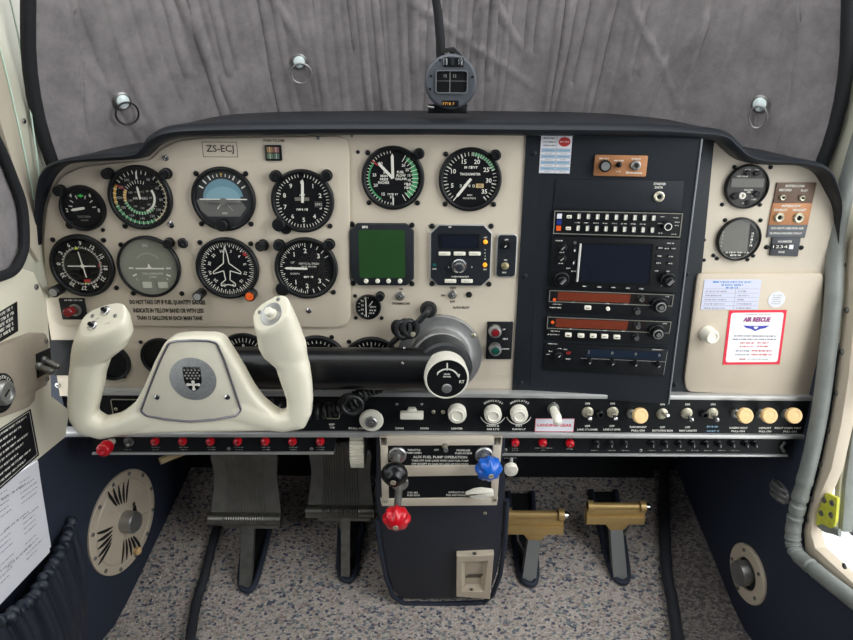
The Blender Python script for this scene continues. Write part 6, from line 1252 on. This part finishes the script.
PG = 'rudder pedals under the panel'
BOOT[0] = 'leftmost pedal'; ribpedal('leftmost dark ribbed rudder pedal with polished roll', 213, 282, 448, 516, 514, (249, 246, 588, 12), PG)
BOOT[0] = 'dark pedal left of the pedestal'; ribpedal('dark ribbed rudder pedal just left of the pedestal, behind the trim wheel', 309, 374, 446, 506, 506.5, (346, 346, 578, 9), PG)
def goldpedal(label, u0, u1, v0, v1, ua, ub, vb, group):
    T = Thing('rudder_pedal', label, 'pedal', PD, (u0+u1)/2, (v0+v1)/2, 0, group=group); a = T.p(u0, v0); b = T.p(u1, v1)
    h = a[1]-b[1]; mb = MB(); mb.box(a[0], b[0], b[1], b[1]+h*.42, -.004, .012, GOLD, ch=.002); mb.box(a[0], b[0], b[1]+h*.42, b[1]+h*.76, -.004, .009, GOLD, ch=.002)
    cx = T.p(ua, v1)[0]; mb.prism([(cx-.024, b[1]+.003), (cx-.012, b[1]-.014), (cx+.012, b[1]-.014), (cx+.024, b[1]+.003)], -.003, .009, GOLD, ch=.0015); mb.build('pad', T)
    mb = MB(); mb.tube([(a[0]+.001, b[1]+h*.86, .004), (b[0]-.001, b[1]+h*.86, .004)], h*.17, GOLD, 16); mb.build('top_bar', T)
    for x in (a[0]+.006, b[0]-.006):
        mb = MB(); mb.tube([(x-.005, b[1]+h*.88, .005), (x+.005, b[1]+h*.88, .005)], h*.26, GOLD, 16); mb.build('bushing', T)
    mb = MB(); mb.lathe([(h*.16, 0), (h*.14, .006), (0, .012)], CHROME, (b[0], b[1]+h*.86, .005), (1, 0, 0), 14); mb.build('pin', T)
    pb = onfloor(ub, vb, 0); yb = pb.z-T.o.y; x1 = pb.x-T.o.x; zb = .12-pb.y; mb = MB(); V = []
    for x, y, z, kk in ((cx, b[1]-.008, 0, .011), (x1, yb, zb, .0125)): V += [(x-kk, y, z+.006), (x+kk, y, z+.006), (x+kk, y, z-.012), (x-kk, y, z-.012)]
    mb.add(V, [(0, 4, 5, 1), (1, 5, 6, 2), (2, 6, 7, 3), (3, 7, 4, 0), (0, 1, 2, 3), (7, 6, 5, 4)], mat('grey_pedal_arm', (150, 152, 152), .4, .5)); mb.build('arm', T, smooth=False)
    sx = 1 if ua > 580 else -1
    mb = MB(); mb.tube([(cx+sx*.030, b[1]-.004, -.008), (cx+sx*.026, b[1]-.03, -.012), (cx+sx*.014, b[1]-.055, -.014), (cx+sx*.012, b[1]-.065, -.01)], .002, STEEL, 8); mb.build('return_spring', T); boot(ub, vb, T); return T
BOOT[0] = 'gold pedal beside the pedestal'; goldpedal('gold bar rudder pedal just right of the pedestal', 505, 562, 510, 531, 534.5, 528, 582, PG)
BOOT[0] = 'rightmost gold pedal'; goldpedal('rightmost gold bar rudder pedal', 586.5, 642.5, 502, 521, 616, 620, 580, PG)

# hoses along the footwell edges
def hose(label, pts, r):
    T = Thing('foam_hose', label, 'hose', WORLD, at=pts[0]); mb = MB(); P = resample([Vector(p)-Vector(pts[0]) for p in pts], 8); mb.tube(P, [r*(1+.05*math.sin(i*1.3)) for i in range(len(P))], CLOTHB, 12); mb.build('hose', T); return T
hose('black foam hose lying on the carpet left of the leftmost pedal', [onfloor(*q) for q in [(219, 520), (212, 545), (204, 578), (197, 600), (190, 640), (182, 700)]], .0085)
hose('long black foam hose along the carpet at the right, ribbed carpet beside it', [onfloor(*q) for q in [(664, 466), (664, 500), (665, 540), (667, 575), (672, 600), (678, 640), (690, 710)]], .0105)
T = Thing('tan_lever', 'small worn tan lever tip under the left breaker rail', 'lever', PF, 172, 457); mb = MB(); mb.tube([T.p3(160, 461, .0), T.p3(170, 457, -.01), T.p3(184, 453, -.02)], [.006, .0055, .004], TANW, 8); mb.build('lever', T)

# ================================================================== SIDE VENTS
def ventframe(fr, u, v): return fr.loc(u, v)
T = Thing('vent_plate', 'large round beige vent plate with slotted fans on the left kick panel', 'vent', WLK, 122.5, 521); ra = abs(WLK.loc(122, 467.5)[1]-WLK.loc(122, 577)[1])/2*.93; VR = ra
mb = MB(); mb.lathe([(ra, 0), (ra, .003), (ra*.985, .0042), (ra*.86, .0045), (ra*.84, .0028), (ra*.82, .0028), (ra*.80, .0045), (0, .0048)], BEIGE2, seg=72); mb.build('plate', T)
for i in range(12):
    mb = MB(); a = R(30*i+8); mb.screw(ra*.925*math.cos(a), ra*.925*math.sin(a), .0036, .0042, STEEL); mb.build('screw', T)
for ci_, a0 in enumerate((90, 180, 270, 0)):
    mb = MB(); n_ = 5 if a0 else 2
    for j in range(n_):
        off = (-.25+j*.125) if a0 else (.0+j*.1); pts = []
        for i in range(9):
            t = i/8; rad = ra*(.34+.03*j+.42*t) if a0 else ra*(.30+.04*j); sp = off*(.55+.65*t)*ra if a0 else (t-.5)*ra*.42
            c_, s_2 = math.cos(R(a0)), math.sin(R(a0)); bow = .02*ra*math.sin(t*3.1); pts.append((rad*c_-(sp+bow)*s_2, rad*s_2+(sp+bow)*c_))
        for i in range(8): mb.bar(pts[i], pts[i+1], ra*.062*math.sin(math.pi*(i+.7)/9)+.001, .0052, VOID, ra*.062*math.sin(math.pi*(i+1.7)/9.6)+.001)
    mb.build('louvre_slots', T, smooth=False)
for i in range(8):
    a = R(45*i+22); mb = MB(); mb.tube([(ra*.25*math.cos(a), ra*.25*math.sin(a), .0045), (ra*.76*math.cos(a), ra*.76*math.sin(a), .0045)], .0009, BEIGE2, 6); mb.build('pressed_rib', T)
mb = MB(); mb.lathe([(ra*.21, .004), (ra*.21, .024), (ra*.195, .026), (0, .0265)], ALU, (0.0, 0, 0), seg=36); mb.build('knob', T, label='brushed metal centre knob')
mb = MB(); x, y = T.p(138, 551, .01); mb.lathe([(.006, .004), (.007, .012), (.005, .014), (0, .0145)], KNOBT, (x, y, 0), seg=16); mb.build('small_tan_knob', T)
T = Thing('air_outlet', 'round beige ringed air outlet with metal knob on the right side lining', 'vent', WR, 748.5, 573.5); ra = abs(WR.loc(748, 542)[1]-WR.loc(748, 605)[1])/2*.95
mb = MB(); mb.lathe([(ra, 0), (ra, .003), (ra*.95, .005), (ra*.62, .006), (ra*.56, .005), (ra*.54, .001)], BEIGE2, seg=56); mb.flat(circ(0, 0, ra*.55, 40), .0012, VOID); mb.build('ring', T)
for i in range(5):
    mb = MB(); a = R(72*i+40); mb.screw(ra*.8*math.cos(a), ra*.8*math.sin(a), .0034, .0055, STEEL); mb.build('screw', T)
mb = MB(); mb.lathe([(ra*.42, .001), (ra*.42, .015), (ra*.39, .018), (0, .0185)], ALU, (-.003, -.001, 0), seg=36); mb.build('knob', T, label='brushed metal knob')
T = Thing('eyeball_vent', 'small grey louvred eyeball vent below the right end of the switch panel', 'vent', WR, 780.5, 491.5); ra = .016; T.e.scale = (1.45, 1, 1)
mb = MB(); mb.lathe([(ra, 0), (ra, .002), (ra*.9, .004), (ra*.84, .003)], mat('vent_grey', (112, 112, 112), .45, .4), seg=36); mb.build('ring', T)
for yy in (-.55, 0, .55):
    mb = MB(); hw = ra*.84*math.sqrt(1-yy*yy); mb.tube([(-hw, yy*ra, .002), (-hw*.5, yy*ra+.001, .008), (hw*.5, yy*ra+.001, .008), (hw, yy*ra, .002)], .0042, MATS['vent_grey'], 8, flatten=.6); mb.build('slat', T)

# ================================================================== LEFT SIDE WALL ITEMS
T = Thing('switch_placard', 'small black placard with white lines on the cream left side wall', 'placard', WL, 8, 322); P4 = [(-40, 330), (16, 301), (17.5, 331), (-40, 362)]
P4 = [(-14, 320), (16.5, 301.5), (17.5, 331), (-14, 350)]
mb = MB(); mb.prism(qpx(T, P4), 0, .001, BLACK)
for i in range(5):
    a = T.p(*lerpq(P4, .1 if i == 0 else .3, .15+.17*i), .001); b = T.p(*lerpq(P4, .9, .15+.17*i), .001); mb.words(a[0], b[0], (a[1]+b[1])/2, .0042, WHITE, .0014, rot=math.degrees(math.atan2(b[1]-a[1], b[0]-a[0])))
mb.build('placard', T, smooth=False)
mb = MB(); s = WL.loc(36, 287); mb.screw(s.x, s.y, .004, 0, STEEL); struct(mb.build('trim_6', M=WL.mat()))
T = Thing('magneto_switch_housing', 'taupe moulded housing with ignition key switch on the left side wall', 'switch housing', WL, 10, 380)
hz = .012
mb = MB(); P = [T.p(u, v, hz) for u, v in [(-60, 372), (-20, 356), (0, 347), (20, 339), (38, 332.5), (47, 333), (50, 340), (51, 378), (48, 386), (37, 392), (36.5, 400), (30, 408), (0, 419), (-60, 440)]]; mb.prism(roundpoly(P, .003), 0, hz, TAUPE, ch=.004); mb.build('housing', T)
mb = MB(); x, y = T.p(2, 393, hz+.001); r1 = abs(T.p(2, 371, hz)[1]-T.p(2, 413, hz)[1])/2; mb.lathe([(r1, hz-.001), (r1, hz+.001), (0, hz+.001)], BLACK, (x, y, 0), seg=48)
for s, a0, st in (('L', -30, 12), ('BOTH', -5, 13), ('START', 50, 13)):
    for i, ch in enumerate(s): a = a0+st*i; mb.text(ch, x+r1*.8*math.sin(R(a)), y+r1*.8*math.cos(R(a)), r1*.22, WHITE, hz+.0014, rot=-a, bold=.03)
mb.build('switch_label_ring', T, smooth=False)
mb = MB(); mb.lathe([(r1*.64, hz), (r1*.64, hz+.006), (r1*.56, hz+.009), (r1*.42, hz+.009), (r1*.38, hz+.007), (0, hz+.007)], ALU, (x, y, 0), seg=36); mb.bar((x-r1*.22, y-r1*.1), (x+r1*.22, y+r1*.1), r1*.12, hz+.0073, VOID); mb.build('key_barrel', T)
mb = MB(); mb.prism(qpx(T, [(35.5, 354), (49.5, 348), (50.5, 371), (37, 378)], hz), hz-.001, hz+.0015, BLACK, ch=.0003); mb.build('toggle_plate', T)
for (u, v), (uf, vf) in (((44, 360), (59, 367.5)), ((39, 366), (53, 372.5))):
    mb = MB(); a = T.p3(u, v, hz+.002); b = T.p3(uf, vf, hz+.022); mb.lathe([(.0055, hz), (.0055, hz+.004), (.004, hz+.006)], STEEL, (a.x, a.y, 0), seg=14); d = b-a; mb.tube([tuple(a), tuple(a+d*.5), tuple(a+d*.9), tuple(b)], [.003, .0042, .0046, .003], STEEL, 14); mb.build('toggle', T)
for u, v in ((46, 341), (47, 379)):
    mb = MB(); x, y = T.p(u, v, hz); mb.screw(x, y, .0034, hz, STEEL); mb.build('screw', T)
T = Thing('limitations_placard', 'black placard with white lines of text below the ignition housing', 'placard', WL, 15, 450); P4 = [(-30, 448), (30, 409), (38.5, 455), (-30, 515)]
mb = MB(); mb.prism(qpx(T, P4), 0, .001, BLACK); fr4 = ccw(qpx(T, P4, .001)); frame_outline(mb, offs(fr4, .002), .0006, .001, WHITE, .0001)
for i in range(8):
    t = .1+.112*i; a = T.p(*lerpq(P4, .06, t), .001); b = T.p(*lerpq(P4, .93-.1*(i % 3), t), .001); mb.words(a[0], b[0], a[1], .0029, WHITE, .0013, rot=math.degrees(math.atan2(b[1]-a[1], b[0]-a[0])))
mb.build('placard', T, smooth=False)
T = Thing('paper_sheets', 'white printed checklist sheets standing in the navy leather side pocket', 'papers', WLK, 20, 530, .03); P4 = [(-60, 520), (40, 458), (54, 547), (-60, 668)]
mb = MB(); mb.prism(qpx(T, [(-60, 522), (38, 461), (50, 552), (-60, 668)]), -.004, 0, PAPER)
mb.prism(qpx(T, P4), -.008, -.0045, PAPER)
P5 = [(-60, 522), (38, 461), (50, 552), (-60, 668)]
for c0 in (0.56, .82):
    for i in range(16):
        if i in (5, 6, 11): continue
        t = .08+i*.05+.02*(c0 > .7); a = T.p(*lerpq(P5, c0-.02, t)); b = T.p(*lerpq(P5, c0+random.uniform(.08, .15), t)); mb.words(a[0], b[0], a[1], .0018, MATS['grey_print'], .0003, rot=math.degrees(math.atan2(b[1]-a[1], b[0]-a[0])))
for t in (.14, .42, .75):
    a = T.p(*lerpq(P5, .62, t)); b = T.p(*lerpq(P5, .86, t)); mb.words(a[0], b[0], a[1], .0032, GREYP, .0004, rot=math.degrees(math.atan2(b[1]-a[1], b[0]-a[0])))
mb.build('sheets', T, smooth=False)
T = Thing('side_pocket', 'gathered navy leather map pocket at the lower left corner', 'pocket', WLK, 30, 600, 0)
tp = resample([T.p3(*q) for q in [(69, 519, .002), (63, 540, .018), (54, 556, .030), (44, 572, .036), (33, 590, .040), (19, 605, .042), (0, 617, .044), (-50, 640, .044), (-120, 680, .044)]], 10)
bt = resample([T.p3(*q) for q in [(84, 640, .003), (82, 660, .012), (79, 680, .02), (74, 700, .024), (66, 715, .028), (54, 730, .03), (30, 750, .03), (-30, 790, .03), (-120, 840, .03)]], 10)
V = []; Fs = []; n = len(tp); nt_ = 26
for j in range(nt_+1):
    t = j/nt_
    for i in range(n):
        p = tp[i].lerp(bt[i], t); p.z += .012*math.sin(math.pi*t)+.0034*math.sin(i*.95+math.sin(t*5)+.6*math.sin(i*.31))*(1-t)**1.3+.003*math.sin(i*.5+t*4); V.append(p)
for j in range(nt_):
    for i in range(n-1): Fs.append((j*n+i, j*n+i+1, (j+1)*n+i+1, (j+1)*n+i)[::-1])
mb = MB(); mb.add(V, Fs, NAVY); o = mb.build('leather', T, sharp=180); s_ = o.modifiers.new('t', 'SOLIDIFY'); s_.thickness = .003; s_.offset = -1
mb = MB(); tq = resample(tp, 4); P = [tq[i]+Vector((0, -.004+.0010*math.sin(i*.35), .003+.0014*math.sin(i*.28))) for i in range(len(tq))]; mb.tube(P, [.0078+.0013*math.sin(i*.55)+.0006*math.sin(i*.23) for i in range(len(tq))], NAVY, 14); mb.build('elastic_hem', T)

# ================================================================== COMPASS
CF = Frame((0, 0.03, 0), (1, 0, 0), (0, 0, 1))
T = Thing('magnetic_compass', 'round grey magnetic compass standing on the middle of the glareshield', 'compass', CF, 451, 82); k = T.k; r = 26.5*k
mb = MB(); mb.lathe([(r*.9, -.045), (r*1.0, -.04), (r*1.0, -.004), (r*.97, 0), (r*.9, .002), (0, .002)], mat('compass_grey', (72, 76, 82), .45, var=.1, vscale=90), seg=48); mb.build('body', T)
mb = MB(); x0, x1, y0, y1 = rectpx(T, 435.5, 70, 468, 93.5, .003); frame_outline(mb, rr(x0, x1, y0, y1, .004), .0014, .0015, mat('compass_rim', (100, 104, 108), .4), .003); mb.prism(rr(x0+.001, x1-.001, y0+.001, y1-.001, .003), .001, .0022, DIAL); mb.build('window', T)
mb = MB(); cx, cy = T.p(450, 81, .003); mb.bar((cx, y0), (cx, y1), .0006, .0026, GREYP); mb.bar((x0, cy), (x1, cy), .0003, .0026, GREYP); mb.text('15', cx-.006, cy+.006, .005, GREYP, .0027); mb.text('12', cx+.006, cy+.006, .005, GREYP, .0027); mb.build('card_marks', T, smooth=False)
mb = MB(); a0, a1, b0, b1 = rectpx(T, 443.5, 57.5, 463.5, 67, .003); mb.prism(rr(a0, a1, b0, b1, .001), .001, .003, DIAL); 
for xx in (.1, .45, .85): mb.box(a0+(a1-a0)*(xx-.1), a0+(a1-a0)*(xx+.08), b0+.002, b1-.001, .003, .0042, CHROME if xx != .45 else RADIO, ch=.0004)
mb.build('adjuster', T)
mb = MB(); a0, a1, b0, b1 = rectpx(T, 442, 100.5, 458.5, 107, .003); mb.prism(rr(a0, a1, b0, b1, .0005), .001, .0028, DIAL); mb.words(a0+.001, a1-.004, (b0+b1)/2, .004, mat('gold_print', (190, 134, 60), .5), .003); mb.build('label_plate', T, smooth=False)
for u, v in ((431, 76), (472.5, 77), (430, 89), (440, 60)):
    mb = MB(); x, y = T.p(u, v, .003); mb.screw(x, y, .0016, .002, DIAL); mb.build('screw', T)
mb = MB(); x, y = T.p(445, 53, 0); mb.tube([(x-.004, y, -.012), (x+.010, y+.002, -.012), (x+.018, y-.006, -.012)], .006, BEZEL, 10); mb.lathe([(.002, -.001), (.002, .006)], CHROME, (x, y, -.008), (1, 0, 0), 10); mb.build('top_clamp', T)
mb = MB(); x, y = T.p(451, 108, 0); mb.box(x-.030, x+.022, y-.007, y+.004, -.035, -.008, BEZEL, ch=.002); x2, y2 = T.p(428, 107, 0); mb.tube([(x2, y2, -.006), (x2+.008, y2-.001, -.004)], .002, CHROME, 8); mb.build('base', T)
T = Thing('divider_strip', 'narrow black strip running up from the compass over the sunshade', 'strip', Frame((0, .06, 0), (1, 0, 0), (0, 0, 1)), 440, 50)
mb = MB(); mb.tube([T.p3(441, 60, -.005), T.p3(440.5, 40, .0), T.p3(438.5, 18, .004), T.p3(435.5, -4, .01), T.p3(433, -40, .02)], [.0062, .006, .0056, .0052, .005], BINDING, 12); mb.build('strip', T)

# ================================================================== knobs, toggles and levers are parts of the panel they are fixed to
def absorb(t, P):
    kids = [c for c in bpy.data.objects if c.parent == t.e]
    pref = ('knob', 'handle', 'lever', 'disc', 'frame', 'barrel')
    main = None
    for q in pref:
        for c in kids:
            if c.name.split('.')[0] == q: main = main or c
    main = main or kids[-1]
    Mt = t.e.matrix_basis.copy(); Mp = P.e.matrix_basis.copy(); mm = main.matrix_basis.copy()
    for c in kids:
        if c is not main: c.parent = main; c.matrix_basis = mm.inverted() @ c.matrix_basis
    main.parent = P.e; main.matrix_basis = Mp.inverted() @ Mt @ mm; lab = t.e['label']; nm = t.name
    bpy.data.objects.remove(t.e); main.name = nm; main['label'] = lab
def find(n, lab=''): return [t for t in ALLT if t.name == n and lab in t.e['label']][0]
RAILL = find('circuit_breaker_rail', 'lower left'); RAILR = find('circuit_breaker_rail', 'lower right')
for t in list(ALLT):
    if t.fr is SF and t is not SP and t.name != 'landing_gear_placard': absorb(t, SP); ALLT.remove(t)
    elif t.fr is BF and t.name in ('toggle_switch', 'red_pull_knob'): absorb(t, RAILL); ALLT.remove(t)
    elif t.fr is BF and t.name == 'small_pull_knob': absorb(t, RAILR); ALLT.remove(t)
    elif t.fr is PF and t.name == 'toggle_switch': absorb(t, PANEL); ALLT.remove(t)
RP = find('radio_panel')
for c in [c for c in bpy.data.objects if c.parent == TR.e]:
    c.parent = RP.e; c.matrix_basis = RP.e.matrix_basis.inverted() @ TR.e.matrix_basis @ c.matrix_basis
bpy.data.objects.remove(TR.e)
